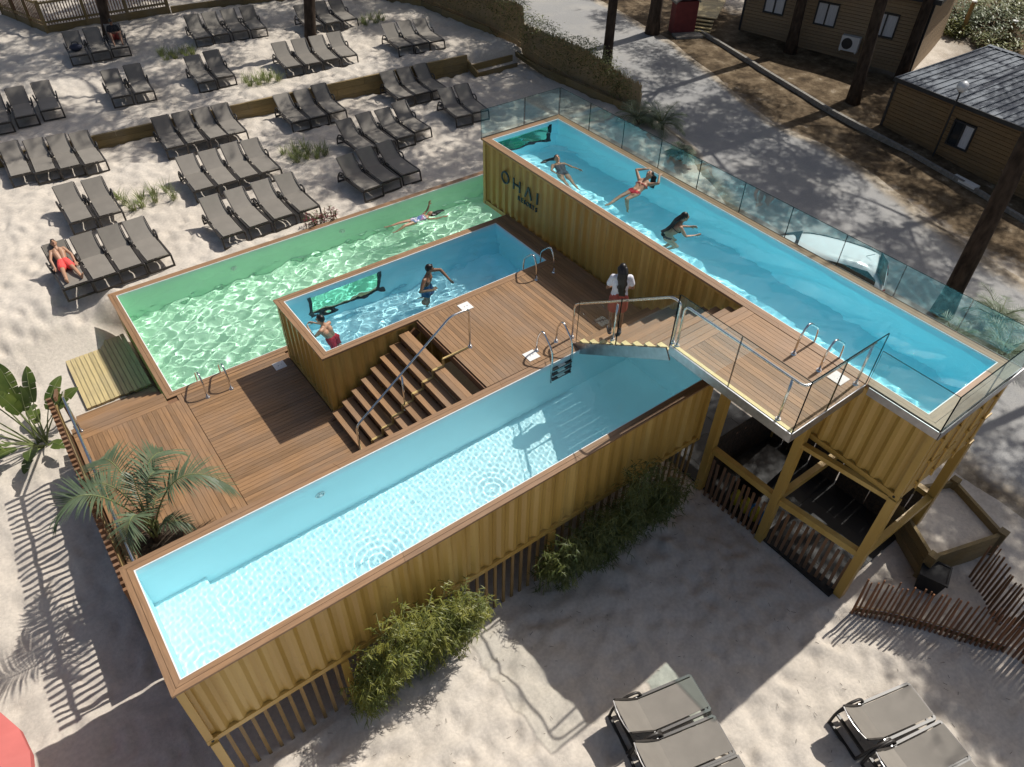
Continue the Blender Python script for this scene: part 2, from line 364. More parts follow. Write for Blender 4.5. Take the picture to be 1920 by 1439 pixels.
# asphalt track on the right
ya = np.arange(-14, 62, .3); la = np.interp(ya, [-14, -5, 1, 8, 11, 14, 18.8, 23, 30, 62], [15.8, 16.0, 16.6, 20.6, 21.9, 22.6, 23.3, 23.9, 23.5, 23])
ra = np.interp(ya, [-14, 0, 3.4, 5.8, 8.3, 10.3, 15.3, 19, 30, 62], [24.6, 25.3, 26.0, 26.7, 26.9, 26.6, 28.0, 29.0, 31, 36])
tt = np.linspace(0, 1, 31); XR = la[:, None]+(ra-la)[:, None]*tt[None, :]+.25*vnoise(ya, ya*0+3, .6, 12)[:, None]; YR = np.repeat(ya[:, None], 31, 1)
ZR = g(XR, YR)+.10*vnoise(XR, YR, .35, 6)+.03*vnoise(XR, YR, 1.5, 5)+.03
E_ = np.maximum(1-np.minimum(tt, 1-tt)*5, 0)[None, :]*np.ones_like(XR)
ZR -= .035*sm(.75, 1, E_)
tag(sheet('road', XR, YR, ZR, M['road'], ('edge', E_)), 'worn grey asphalt track with sandy edges', 'road', kind='structure')
# low concrete kerb: one thing, blocks as parts
KB = [(31.5, 21), (30.75, 18), (29.85, 13.4), (29.3, 9.9), (29.1, 6), (28.75, 3), (28.35, 1), (28.0, -3)]
kr = empty('kerb', (29.3, 9.9, 1), 0, 'low concrete kerb edging the pine litter in front of the cabins', 'kerb', kind='structure')
pts = []
for (a, b) in zip(KB[:-1], KB[1:]):
    n = max(1, round(math.dist(a, b)/1.0))
    for i in range(n): pts.append((a[0]+(b[0]-a[0])*i/n, a[1]+(b[1]-a[1])*i/n))
pts.append(KB[-1])
for a, b in zip(pts[:-1], pts[1:]):
    q = MB(); d = Vector((b[0]-a[0], b[1]-a[1], 0)); e = d.normalized()*.008
    q.beam(Vector((*a, gz(*a)+.05))+e-kr.location, Vector((*b, gz(*b)+.05))-e-kr.location, .14, .26); q.build('kerb_block', M['kerb'], kr)
# ------------------------------------------------------------------ pools
def corr(mb, p0, d, L, z0, z1, nrm, pitch=.278, dep=.05):
    """corrugated steel sheet along d from p0, outward normal nrm"""
    p0, d, nrm = Vector(p0), Vector(d), Vector(nrm); prof = []; x = 0
    while x < L:
        for t, o in ((0, 0), (.07, 0), (.139, 1), (.209, 1), (.278, 0)):
            if t < .278 and x+t*pitch/.278 <= L: prof.append((x+t*pitch/.278, o))
        x += pitch
    prof.append((L, 0)); vs = []
    for x, o in prof:
        q = p0 + d*x - nrm*(dep*(1-o))
        vs += [(q.x, q.y, z0), (q.x, q.y, z1)]
    mb.add(vs, [(2*i, 2*i+2, 2*i+3, 2*i+1) for i in range(len(prof)-1)])
def rim(par, x0, x1, y0, y1, z, w, nb=2, t=.045, wf=None):
    """mitred timber boards round the rim; wf: a wider front"""
    wx = wf or w
    for k in range(nb):
        a0, a1 = k/nb, (k+1)/nb
        def rect(f, inset): return (x0+w*f+inset, x1-w*f-inset, y0+wx*f+inset, y1-w*f-inset)
        o = rect(a0, .003 if k else 0); i = rect(a1, -.003 if k < nb-1 else 0)
        O = [(o[0],o[2]),(o[1],o[2]),(o[1],o[3]),(o[0],o[3])]; I = [(i[0],i[2]),(i[1],i[2]),(i[1],i[3]),(i[0],i[3])]
        for s in range(4):
            a, b, c, d = O[s], O[(s+1) % 4], I[(s+1) % 4], I[s]
            L = math.dist(a, b); n = max(1, round(L/3.6)) if s % 2 == 0 or L > 4 else 1
            for j in range(n):
                f0, f1 = j/n, (j+1)/n; g_ = .002/L
                P = lambda u, v, f: (u[0]+(v[0]-u[0])*f, u[1]+(v[1]-u[1])*f)
                A, B = P(a, b, f0+g_), P(a, b, f1-g_); D, C_ = P(d, c, f0+g_), P(d, c, f1-g_)
                q = MB(); dz = RND.uniform(-.0015, .0015)
                q.hexa([(*A, z-t), (*B, z-t), (*C_, z-t), (*D, z-t), (*A, z+dz), (*B, z+dz), (*C_, z+dz), (*D, z+dz)])
                q.build('rim_board', M['rim_x' if s % 2 == 0 else 'rim_y'], par)
def liner(par, x0, x1, y0, y1, zf, zt, mat, win=None, gap=None):
    b = MB()
    b.quad((x0,y0,zf),(x1,y0,zf),(x1,y1,zf),(x0,y1,zf))
    b.quad((x0,y0,zf),(x0,y0,zt),(x1,y0,zt),(x1,y0,zf)); b.quad((x1,y0,zf),(x1,y0,zt),(x1,y1,zt),(x1,y1,zf))
    if gap is None: b.quad((x0,y0,zf),(x0,y1,zf),(x0,y1,zt),(x0,y0,zt))
    else:
        ga, gb, gz0, gz1 = gap
        for u0, u1, w0, w1 in ((y0, ga, zf, zt), (gb, y1, zf, zt), (ga, gb, zf, gz0), (ga, gb, gz1, zt)): b.quad((x0,u0,w0),(x0,u1,w0),(x0,u1,w1),(x0,u0,w1))
    if win is None: b.quad((x0,y1,zf),(x1,y1,zf),(x1,y1,zt),(x0,y1,zt))
    else:
        wa, wb, wz0, wz1 = win
        for u0, u1, w0, w1 in ((x0, wa, zf, zt), (wb, x1, zf, zt), (wa, wb, zf, wz0), (wa, wb, wz1, zt)): b.quad((u0,y1,w0),(u1,y1,w0),(u1,y1,w1),(u0,y1,w1))
    o = b.build('liner', mat, par); o.cycles.is_caustics_receiver = True
    e = MB(); w = .018                                     # white lip
    for a in ((x0, x1, y0, y0+w), (x0, x1, y1-w, y1), (x0, x0+w, y0+w, y1-w), (x1-w, x1, y0+w, y1-w)): e.box(*a, zt-.03, zt+.004)
    e.build('edge_strip', M['edge'], par)
    return o
def water(par, x0, x1, y0, y1, z, mat, comps, rings=(), d=.02, grow=0):
    nx, ny = int((x1-x0)/d)+2, int((y1-y0)/d)+2
    X, Y = np.meshgrid(np.linspace(x0+.001, x1-.001, nx), np.linspace(y0+.001, y1-.001, ny), indexing='ij'); Zw = np.zeros_like(X)
    rng = np.random.RandomState(int(x0*100+y0*7) % 1000)
    for lam, slope, n in comps:
        for i in range(n):
            l = lam*rng.uniform(.65, 1.5); k = 2*PI/l; t = rng.uniform(0, 2*PI)
            ph = k*(math.cos(t)*X+math.sin(t)*Y)+rng.uniform(0, 7)+1.4*vnoise(X, Y, .8/l, i+3)
            Zw += slope/k*rng.uniform(.6, 1)*np.sin(ph)
    for cx, cy, l, amp, R in rings:
        r = np.hypot(X-cx, Y-cy); k = 2*PI/l; Zw += amp/k*np.sin(k*r+2*vnoise(X, Y, 1.5, 5))*np.exp(-(r/R)**2)
    o = sheet('water', X, Y, Zw+z, mat); o.parent = par; o.cycles.is_caustics_caster = True
    return o
def shell(par, x0, x1, y0, y1, z0, z1, sides='lrfb', win=None, pitch=.278, post=.11):
    """container steel: posts, rails, corrugated sides, floor"""
    b = MB()
    for px in (x0, x1-post):
        for py in (y0, y1-post): box1('corner_post', M['yellow'], par, px, px+post, py, py+post, z0, z1)
    c = MB(); h = MB()
    for px in (x0-.004, x1-.17+.004):
        for py in (y0-.004, y1-.17+.004):
            box1('corner_casting', M['yellow'], par, px, px+.17, py, py+.17, z0-.004, z0+.115)
    for px in (x0+.08, x1-.09):
        h = MB(); h.ell((px, y0-.004, z0+.055), (.026, .006, .032), 10, 6); h.build('casting_hole', M['dark'], par)
    for py in (y0+.08, y1-.09):
        h = MB(); h.ell((x0-.004, py, z0+.055), (.006, .026, .032), 10, 6); h.build('casting_hole', M['dark'], par)
    t = .06
    for za, zb in ((z0, z0+.12), (z1-.07, z1)):
        for a_ in ((x0+post, x1-post, y0+.004, y0+t), (x0+post, x1-post, y1-t, y1-.004), (x0+.004, x0+t, y0+post, y1-post), (x1-t, x1-.004, y0+post, y1-post)): box1('frame_rail', M['yellow'], par, *a_, za, zb)
    za, zb = z0+.12, z1-.07
    if 'f' in sides: q = MB(); corr(q, (x0+post, y0+.015, 0), (1,0,0), x1-x0-2*post, za, zb, (0,-1,0), pitch); q.build('corrugated_side', M['yellow'], par)
    if 'b' in sides:
        q = MB()
        if win: 
            wa, wb = win; corr(q, (x0+post, y1-.015, 0), (1,0,0), wa-x0-post, za, zb, (0,1,0), pitch); corr(q, (wb, y1-.015, 0), (1,0,0), x1-post-wb, za, zb, (0,1,0), pitch)
        else: corr(q, (x0+post, y1-.015, 0), (1,0,0), x1-x0-2*post, za, zb, (0,1,0), pitch)
        q.build('corrugated_side', M['yellow'], par)
    if 'l' in sides: q = MB(); corr(q, (x0+.015, y0+post, 0), (0,1,0), y1-y0-2*post, za, zb, (-1,0,0), pitch); q.build('corrugated_side', M['yellow'], par)
    if 'r' in sides: q = MB(); corr(q, (x1-.015, y0+post, 0), (0,1,0), y1-y0-2*post, za, zb, (1,0,0), pitch); q.build('corrugated_side', M['yellow'], par)
    box1('base_plate', M['yellow'], par, x0+.06, x1-.06, y0+.06, y1-.06, z0+.02, z0+.06)
def jet(par, p, nrm):
    b = MB(); n = Vector(nrm); a = Vector((0,0,1)); c = n.cross(a)
    ring = [Vector(p)+n*.012+.085*(math.cos(t*PI/8)*a+math.sin(t*PI/8)*c) for t in range(17)]
    b.tube(ring, .014, 6); b.ell(Vector(p)+n*.005, .05, 8, 4); o = b.build('water_jet', M['edge'], par, True); o.cycles.is_caustics_receiver = True
# F: long front pool
F = empty('container_pool', (0,0,0), 0, 'long front blue pool in an ochre container, empty water with ripple rings', 'pool')
F0 = (0, 10.95, 0, 2.5)
shell(F, .04, 10.91, .04, 2.46, zF-1.81, zF-.047, 'flr')
rim(F, *F0, zF, .175)
liner(F, .175, 10.775, .175, 2.325, zF-1.64, zF-.01, M['liner_light'])
water(F, .175, 10.775, .175, 2.325, zF-.15, M['water'], [(.10, .0055, 10), (.34, .004, 6)], [(4.35, 1.05, .13, .028, .62), (6.9, 1.15, .13, .025, .55), (1.2, .9, .14, .022, .5)], .013)
q = MB(); q.box(.178, 1.05, .178, 2.322, zF-1.639, zF-1.42); o = q.build('bench', M['liner_light'], F); o.cycles.is_caustics_receiver = True
jet(F, (3.25, 2.325, zF-.55), (0,-1,0))
# M: raised short pool
Mp = empty('container_pool', (0,0,0), 0, 'short raised blue pool with two men in it beside the green pool', 'pool')
shell(Mp, 4.775, 10.875, 5.18, 7.56, zF-1.66, zF-.047, 'flrb', (5.45, 7.42))
rim(Mp, 4.735, 10.915, 5.142, 7.599, zF, .175)
liner(Mp, 4.91, 10.74, 5.317, 7.424, zF-1.5, zF-.01, M['liner_mid'], (5.5, 7.3, zF-1.10, zF-.19))
water(Mp, 4.91, 10.74, 5.317, 7.424, zF-.16, M['water'], [(.38, .078, 9), (.16, .018, 6), (.9, .025, 4)], [(5.4, 6.3, .26, .10, .7), (8.05, 6.4, .26, .10, .7)], .022)
def window_frame(par, x0, x1, y, z0, z1, pane):
    b = MB()
    for a in ((x0-.05, x0+.03, z0-.05, z1+.03), (x1-.03, x1+.06, z0-.05, z1+.03), (x0+.03, x1-.03, z0-.05, z0+.03)): b.box(a[0], a[1], y-.012, y+.05, a[2], a[3])
    o = b.build('window_frame', M['dark'], par); o.cycles.is_caustics_receiver = True
    q = MB(); q.quad((x0+.03, y+.02, z0+.03), (x1-.03, y+.02, z0+.03), (x1-.03, y+.02, z1+.03), (x0+.03, y+.02, z1+.03)); q.build('window_pane', pane, par)
window_frame(Mp, 5.5, 7.3, 7.424, zF-1.10, zF-.19, M['pane'])
# G: green ground level pool
G = empty('container_pool', (0,0,0), 0, 'wide green pool level with the sand, woman floating in it', 'pool')
rim(G, 1.96, 14.3, 7.814, 12.613, zG, .175)
liner(G, 2.135, 14.1, 7.99, 12.438, zG-1.35, zG-.01, M['liner_green'], None, (8.6, 12.0, zG-1.0, zG-.22))
water(G, 2.135, 14.1, 7.99, 12.438, zG-.15, M['water_green'], [(.38, .070, 10), (.17, .016, 6), (1.0, .02, 4)], [(10.6, 11.5, .26, .13, 1.0)], .026)
b = MB(); b.box(2.0, 2.09, 7.86, 8.6, .3, zG-.047); b.box(2.0, 2.09, 12.0, 12.57, .3, zG-.047); b.box(2.0, 2.09, 8.6, 12.0, zG-.22, zG-.047); b.box(2.0, 2.09, 8.6, 12.0, .3, zG-1.0); b.build('end_wall', M['yellow'], G)
b = MB(); b.quad((2.06, 8.6, zG-1.0), (2.06, 12.0, zG-1.0), (2.06, 12.0, zG-.22), (2.06, 8.6, zG-.22)); b.build('window_pane', M['pane'], G)
box1('back_wall', M['yellow'], G, 2.09, 14.1, 12.47, 12.57, .3, zG-.047)
jet(G, (5.2, 12.438, zG-.5), (0,-1,0)); jet(G, (8.6, 12.438, zG-.5), (0,-1,0))
# U: high pool on stilts
U = empty('container_pool', (0,0,0), 0, 'long high blue pool on stilts with glass fence and lettered ochre side', 'pool')
UX0, UX1, UY0, UY1 = 11.242, 13.847, -3.896, 8.795
shell(U, UX0+.04, UX1-.04, UY0+.04, UY1-.04, zU-1.84, zU-.047, 'lrb', (11.45, 13.42))
rim(U, UX0, UX1, UY0, UY1, zU, .205, 2, .045, .33)
liner(U, UX0+.205, UX1-.205, UY0+.33, UY1-.205, zU-1.42, zU-.01, M['liner'], (11.47, 13.36, zU-.92, zU-.135))
water(U, UX0+.205, UX1-.205, UY0+.33, UY1-.205, zU-.16, M['water'], [(.6, .05, 8), (.22, .03, 7), (1.3, .025, 4)], [(12.2, 6.6, .25, .12, .9), (12.5, 4.6, .3, .10, .9), (12.2, 2.8, .3, .10, .8)], .026)
window_frame(U, 11.47, 13.36, UY1-.205, zU-.92, zU-.135, glassm('dark teal pane', (.06, .48, .50), 1.3, .5))
# front end of U: cargo doors with lock rods
b = MB()
for x0, x1 in ((UX0+.16, 12.53), (12.56, UX1-.16)): b.box(x0, x1, UY0+.03, UY0+.08, zU-1.70, zU-.2)
b.build('cargo_door', M['yellow'], U)
for x in (11.7, 12.2, 12.9, 13.4):
    q = MB(); q.tube([(x, UY0, zU-1.72), (x, UY0, zU-.2)], .02, 8)
    for z in (-1.6, -1.05, -.5): q.box(x-.05, x+.05, UY0-.015, UY0+.03, zU+z, zU+z+.07)
    q.box(x-.02, x+.22, UY0-.03, UY0-.005, zU-1.0, zU-.96); q.build('lock_rod', M['yellow'], U)
# grey flashing under the rim where glass stands
fl = MB(); zt, zb = zU-.012, zU-.17
fl.box(UX0-.022, UX0-.004, UY0-.02, -2.62, zb, zt); fl.box(UX0-.022, UX1+.022, UY0-.024, UY0-.005, zb, zt); fl.box(UX1+.004, UX1+.022, UY0-.004, UY1, zb, zt)
fl.build('flashing', M['galv'], U)
# letters on the left side, facing -X
def letters(txt, y, z, size, name):
    for ch in txt:
        cu = bpy.data.curves.new(name, 'FONT'); cu.body = ch; cu.size = size; cu.extrude = .012; cu.align_x = 'CENTER'; cu.resolution_u = 3
        o = bpy.data.objects.new(name, cu); C.objects.link(o)
        me = bpy.data.meshes.new_from_object(o.evaluated_get(bpy.context.evaluated_depsgraph_get())); C.objects.unlink(o); bpy.data.objects.remove(o)
        me.materials.clear(); me.materials.append(M['letter'])
        p = link(name, me, U); mm = Matrix(((0,0,-1),(-1,0,0),(0,1,0))).to_4x4(); mm.translation = (UX0+.022, y, z); p.matrix_local = mm
        y -= size*(.69 if ch != 'I' else .4)
    return y
def slab(pts, name='letter'):
    b = MB()
    for p, q in pts: b.beam((UX0+.02, p[0], p[1]), (UX0+.02, q[0], q[1]), .028, .045, (0,1,0))
    b.build(name, M['letter'], U)
LZ = 4.17
ring = [(UX0+.02, 7.74+.145*math.cos(t*PI/12), LZ+.155+.15*math.sin(t*PI/12)) for t in range(25)]
b = MB(); b.tube(ring, .026, 6, 0, False); b.build('letter', M['letter'], U)
slab([((7.38, LZ), (7.38, LZ+.3)), ((7.13, LZ), (7.13, LZ+.3)), ((7.38, LZ+.15), (7.13, LZ+.15))])
slab([((6.91, LZ), (6.78, LZ+.3)), ((6.65, LZ), (6.78, LZ+.3))])
slab([((6.42, LZ), (6.42, LZ+.3))])
letters('RESORTS', 7.15, 3.95, .17, 'small_letter')
# support frame of U
SF = empty('stilt_frame', (11.1,-2,0), 0, 'ochre steel legs and beams carrying the high pool and landing', 'steel frame')
def sf(name, p, q, w, h): q_ = MB(); q_.beam(Vector(p)-SF.location, Vector(q)-SF.location, w, h, (0,1,0) if abs(p[2]-q[2]) > 1 else (0,0,1)); q_.build(name, M['yellow'], SF)
zb = zU-1.85
A, B_, Cc, D, E1, E2 = (11.06, -.2), (11.1, -1.95), (11.33, -3.80), (13.75, -3.80), (11.4, 8.2), (13.72, 8.2)
for q in (A, B_): sf('leg', (*q, -.1), (*q, zU-.3), .17, .17)
for q in (Cc, D): sf('leg', (*q, -.1), (*q, zb), .17, .17)
sf('leg', (13.74, -.1, -.1), (13.74, -.1, zb), .16, .16); sf('leg', (*E2, 0), (*E2, zb), .16, .16)
for p, q in ((A, B_), (B_, Cc), (Cc, D), (D, (13.74, -.1)), (B_, (13.74, -1.95))):
    d = (Vector(q)-Vector(p)).normalized()*.09; sf('beam', (p[0]+d.x, p[1]+d.y, 1.4), (q[0]-d.x, q[1]-d.y, 1.4), .13, .15)
sf('beam', (11.09, -1.95, zb-.05), (11.33, -3.7, zb-.05), .12, .1)
# ------------------------------------------------------------------ decks
def plank(par, x0, x1, y0, y1, z, t=.028, mat=None, name='deck_board'):
    q = MB(); q.box(x0, x1, y0, y1, z-t, z+RND.uniform(-.0015, .0015)); return q.build(name, mat, par)
LD = empty('lower_deck', (0,0,0), 0, 'lower brown timber deck beside the green pool', 'deck', kind='structure')
gap = .006
y0, y1 = 2.52, 7.62
n = 20
for i in range(n):
    w = (2.07-.0)/n; x = i*w
    j = RND.uniform(3.6, 6.6) if i % 2 else None
    if j: plank(LD, x+gap/2, x+w-gap/2, y0, j-.003, zG, mat=M['deck_y']); plank(LD, x+gap/2, x+w-gap/2, j+.003, y1-.006, zG, mat=M['deck_y'])
    else: plank(LD, x+gap/2, x+w-gap/2, y0, y1-.006, zG, mat=M['deck_y'])
for k in range(3): plank(LD, 0, 1.94, y1+k*.145, y1+k*.145+.139, zG, mat=M['deck_x'])
for k in range(2): plank(LD, 2.073+k*.1, 2.073+k*.1+.094, y0, 7.80 if k else 7.62, zG, mat=M['deck_y'])
nb = 52; w = (7.80-2.52)/nb
for i in range(nb):
    x1 = 7.0 if 2.52+i*w < 5.0 else 4.76
    plank(LD, 2.28, x1, 2.52+i*w+gap/2, 2.52+(i+1)*w-gap/2, zG, mat=M['deck_x'])
b = MB(); b.box(0.0, .03, 2.52, 8.05, zG-.35, zG-.03); b.box(.03, 6.9, 2.55, 7.78, zG-.08, zG-.032); b.box(.03, 1.9, 7.78, 8.03, zG-.08, zG-.032); b.build('deck_frame', M['fence_wood'], LD)
# entry steps from the boardwalk
for k in range(6):
    z = zG-.178*(k+1); y = 8.06+.28*k
    for s in range(2): plank(LD, .12, 1.93, y+s*.142, y+s*.142+.136, z, mat=M['deck_x'], name='step_board')
    q = MB(); q.box(.12, 1.93, y-.012, y-.001, z+.002, z+.148); q.build('riser', M['fence_wood'], LD)
UD = empty('upper_deck', (0,0,0), 0, 'upper brown timber deck between the three blue pools', 'deck', kind='structure')
n = 42; w = (11.22-7.0)/n
for i in range(n):
    x = 7.0+i*w; plank(UD, x+gap/2, x+w-gap/2, 2.515, 5.135, zF, mat=M['deck_y'])
n = 3
for i in range(n): plank(UD, 10.93+i*.1, 10.93+i*.1+.094, 5.145, 7.6, zF, mat=M['deck_y'])
b = MB(); b.box(7.01, 11.2, 2.53, 5.12, zF-.09, zF-.032); b.box(6.96, 6.99, 2.53, 5.12, zF-.2, zF-.03); b.build('deck_frame', M['fence_wood'], UD)
# timber stairs between the decks
ST = empty('timber_stairs', (4.75, 3.8, zG), 0, 'open timber stairs climbing from the lower deck to the upper deck', 'stairs')
rise = (zF-zG)/9; run = .2575
zig = []
for k in range(1, 9):
    x = 4.68+run*k-run+.02; z = zG+rise*k
    for s in range(2):
        q = MB(); q.box(x+s*.124-4.75, x+s*.124+.119-4.75, 2.52-3.8, 5.12-3.8, z-.03-zG, z-zG+RND.uniform(-.001, .001)); q.build('tread_board', M['deck_y'], ST)
    q = MB(); q.box(x+.02-4.75, x+.03-4.75, 2.54-3.8, 5.10-3.8, z-rise+.004-zG, z-.032-zG); q.build('riser', M['fence_wood'], ST)
for y in (2.56, 5.06):
    q = MB(); q.beam((4.62-4.75, y-3.8, -.12), (6.93-4.75, y-3.8, zF-zG-.2), .05, .2); q.build('stringer', M['fence_wood'], ST)
STR = MB(); yy = 3.72-3.8
P_ = [(4.70, zG+.008)]
for k in range(1, 10):
    x = 4.68+run*(k-1)+.012; P_ += [(x, zG+rise*(k-1)+.008), (x, zG+rise*k+.008)]
P_.append((7.4, zF+.008))
for p, q in zip(P_[:-1], P_[1:]): STR.beam((p[0]-4.75, yy, p[1]-zG), (q[0]-4.75, yy, q[1]-zG), .055, .012, (0,1,0) if abs(p[0]-q[0]) < .01 else (0,0,1))
STR.build('rail_base_strip', simple('brass coloured strip', (.55, .40, .16), .45, .2), ST)
def fil(pts, r, n=6):
    """round the corners of a polyline"""
    pts = [Vector(p) for p in pts]; out = [pts[0]]
    for i in range(1, len(pts)-1):
        a = (pts[i-1]-pts[i]); c = (pts[i+1]-pts[i]); rr = min(r, a.length*.45, c.length*.45); a = pts[i]+a.normalized()*rr; c = pts[i]+c.normalized()*rr
        for k in range(n+1):
            t = k/n; out.append(a*(1-t)**2+pts[i]*2*t*(1-t)+c*t*t)
    out.append(pts[-1]); return out
def rail(name, label, runs, posts, loc, r=.024, cat='handrail', group=None):
    t = empty(name, loc, 0, label, cat, group); L = Vector(loc)
    for rn in runs: q = MB(); q.tube([p-L for p in fil(rn, .12)], r, 10); q.build('tube', M['steel'], t, True)
    for p, h in posts:
        q = MB(); p = Vector(p)-L
        if h: q.tube([p, p+Vector((0,0,h))], r*.92, 10); q.build('post', M['steel'], t, True)
        q = MB(); q.cyl(p+Vector((0,0,-.001)), .055, .018, 14, .045); q.cyl(p+Vector((0,0,.017)), .036, .02, 12); q.build('flange', M['steel'], t)
    return t
y = 3.72
rail('stair_handrail', 'bent steel handrail running up the middle of the timber stairs', [[(4.66, y, zG+.01), (4.66, y, zG+.95), (6.98, y, zF+1.0), (7.42, y, zF+1.0), (7.42, y, zF+.01)]],
     [((4.66, y, zG), 0), ((7.42, y, zF), 0), ((5.78, y, zG+rise*4.3), .90)], (4.66, y, zG))
# left balustrade: pickets of timber with steel handrail inside
BL = empty('picket_balustrade', (-.05, 5.3, zG), 0, 'brown timber picket balustrade along the left edge of the lower deck', 'balustrade')
yb = 2.62
while yb < 8.1:
    q = MB(); q.box(-.075, .02, yb-5.3, yb+.058-5.3, -1.0, .97+RND.uniform(-.012, .012)); q.build('picket', M['fence_wood'], BL); yb += .142
for z in (-.22, .66): box1('rail', M['timber_y'], BL, .024, .06, 2.6-5.3, 8.1-5.3, z, z+.07)
q = MB(); q.beam((.98-.0, 8.15-5.3, -.12), (.98, 9.7-5.3, -1.0), .05, .09); 
B2 = MB(); B2.beam((.08, 8.12-5.3, .85), (.08, 9.72-5.3, -.15), .05, .09); B2.beam((.08, 9.7-5.3, -1.1), (.08, 9.7-5.3, -.1), .07, .07, (0,1,0)); B2.build('step_rail', M['fence_wood'], BL)
rail('deck_handrail', 'straight steel handrail inside the picket balustrade by the palm', [[(.17, 2.75, zG+.01), (.17, 2.75, zG+.92), (.17, 8.0, zG+.92), (.17, 9.6, zG-.15)]],
     [((.17, 2.75, zG), 0), ((.17, 4.5, zG), .9), ((.17, 6.25, zG), .9), ((.17, 7.9, zG), .9)], (.17, 5, zG), .026)
# boardwalk of pale pine
BW = empty('boardwalk', (1.1, 10.9, .6), 0, 'short pale pine boardwalk on the sand, half in shade by the green pool', 'boardwalk', kind='structure')
n = 14; w = 1.52/n
for i in range(n):
    x = .40+i*w; q = MB(); q.box(x+.006-1.1, x+w-.006-1.1, 9.78-10.9+RND.uniform(-.02, .02), 12.18-10.9+RND.uniform(-.02, .02), .02, .075); q.build('board', M['pine_deck'], BW)
# ------------------------------------------------------------------ landing and its stairs
LN = empty('landing_deck', (9.26, -2.55, zU), 0, 'raised timber landing bridging the front pool to the high pool', 'deck', kind='structure')
lx, ly = 9.262, -2.545
n = 19; w = (UX0-.01-lx-.115)/n
for i in range(n):
    x = .11+i*w; q = MB(); q.box(x+gap/2, x+w-gap/2, .02, 2.38, -.028, RND.uniform(-.0015, .0015)); q.build('deck_board', M['deck_y'], LN)
for k in range(2): q = MB(); q.box(.11, UX0-.012-lx, 2.386+k*.136, 2.386+k*.136+.13, -.028, RND.uniform(-.001, .001)); q.build('deck_board', M['deck_x'], LN)
q = MB(); q.box(.034, .105, .03, 2.63, -.03, .006); q.build('edge_strip', simple('pale yellow strip', (.60, .50, .24), .5), LN)
q = MB(); q.box(0, .03, -.0, 2.65, -.19, -.004); q.box(.03, UX0-.01-lx, 0, .018, -.19, -.004); q.build('flashing', M['galv'], LN)
box1('deck_frame', M['yellow'], LN, .04, UX0-.02-lx, .03, 2.6, -.17, -.035)
ns = 9; ri = (zU-zF)/ns; ru = .284
LS = empty('landing_stairs', (lx, .11, zU), 0, 'timber stairs with yellow tread ends crossing the front pool up to the landing', 'stairs')
for k in range(1, ns):
    z = -ri*k; y = ru*(k-1)
    for s in range(2):
        q = MB(); q.box(.135, UX0-.012-lx, y+s*.145+.012, y+s*.145+.150, z-.03, z+RND.uniform(-.001, .001)); q.build('tread_board', M['deck_x'], LS)
    q = MB(); q.box(.055, UX0-.012-lx, y+.002, y+.010, z+.002, z+ri-.03); q.build('riser', M['deck_x'], LS)
    q = MB(); q.hexa([(.014, y+.05, z-.16), (.128, y+.05, z-.16), (.128, y+.285, z-.16), (.014, y+.285, z-.16), (.014, y+.05, z+.006), (.128, y+.05, z+.006), (.128, y+.285, z+.006), (.014, y+.285, z+.006)]); q.build('tread_end', bpy.data.materials['pale yellow strip'], LS)
q = MB(); q.beam((-.004, -.02, -.19), (-.004, 2.6, -.19-2.62*ri/ru*1.0), .03, .24); q.build('stringer', M['galv'], LS)
# glass fences
def gpanel(par, p0, p1, z0, z1, thick=.02, z0b=None, z1b=None, mat='glass'):
    p0, p1 = Vector((*p0, 0)), Vector((*p1, 0)); d = p1-p0; nr = Vector((-d.y, d.x, 0)).normalized()*thick/2
    z0b = z0 if z0b is None else z0b; z1b = z1 if z1b is None else z1b
    a, b_ = p0-nr, p1-nr; c, e = p1+nr, p0+nr; q = MB()
    V_ = [(a.x,a.y,z0),(b_.x,b_.y,z0b),(c.x,c.y,z0b),(e.x,e.y,z0),(a.x,a.y,z1),(b_.x,b_.y,z1b),(c.x,c.y,z1b),(e.x,e.y,z1)]
    q.add(V_, [(0,1,5,4),(2,3,7,6)], 0); q.add(V_, [(0,3,2,1),(4,5,6,7),(1,2,6,5),(3,0,4,7)], 1)
    return q.build('glass_panel', [M[mat], M['glass_edge']], par)
GF = empty('glass_fence', (0,0,0), 0, 'frameless tinted glass fence round the outer sides of the high pool', 'glass fence')
ysp = [8.78, 7.55, 6.28, 5.0, 3.74, 2.46, 1.2, -.1, -1.38, -2.68, -3.88]
for a, b_ in zip(ysp[:-1], ysp[1:]): gpanel(GF, (UX1-.02, a-.006), (UX1-.02, b_+.006), zU+.004, zU+.73, mat='glass_blue')
for a, b_ in ((11.25, 12.63), (12.65, 13.81)): gpanel(GF, (a, UY1-.015), (b_-.01, UY1-.015), zU+.004, zU+.73, mat='glass_blue')
gpanel(GF, (UX0+.012, -2.56), (UX0+.012, UY0+.02), zU+.004, zU+.74, mat='glass_blue')
for a, b_ in ((UX0+.02, 12.6), (12.61, UX1-.03)): gpanel(GF, (a, UY0+.012), (b_, UY0+.012), zU+.004, zU+.74, mat='glass_blue')
GL = empty('glass_balustrade', (0,0,0), 0, 'clear glass balustrade on the open edges of the landing and its stairs', 'glass fence')
gx = lx+.018
for a, b_ in ((.1, -1.22), (-1.235, -2.53)): gpanel(GL, (gx, a), (gx, b_), zU-.01, zU+1.1)
gpanel(GL, (gx+.01, ly+.012), (10.16, ly+.012), zU-.01, zU+1.1); gpanel(GL, (10.175, ly+.012), (UX0-.0, ly+.012), zU-.01, zU+1.1)
s_ = ri/ru
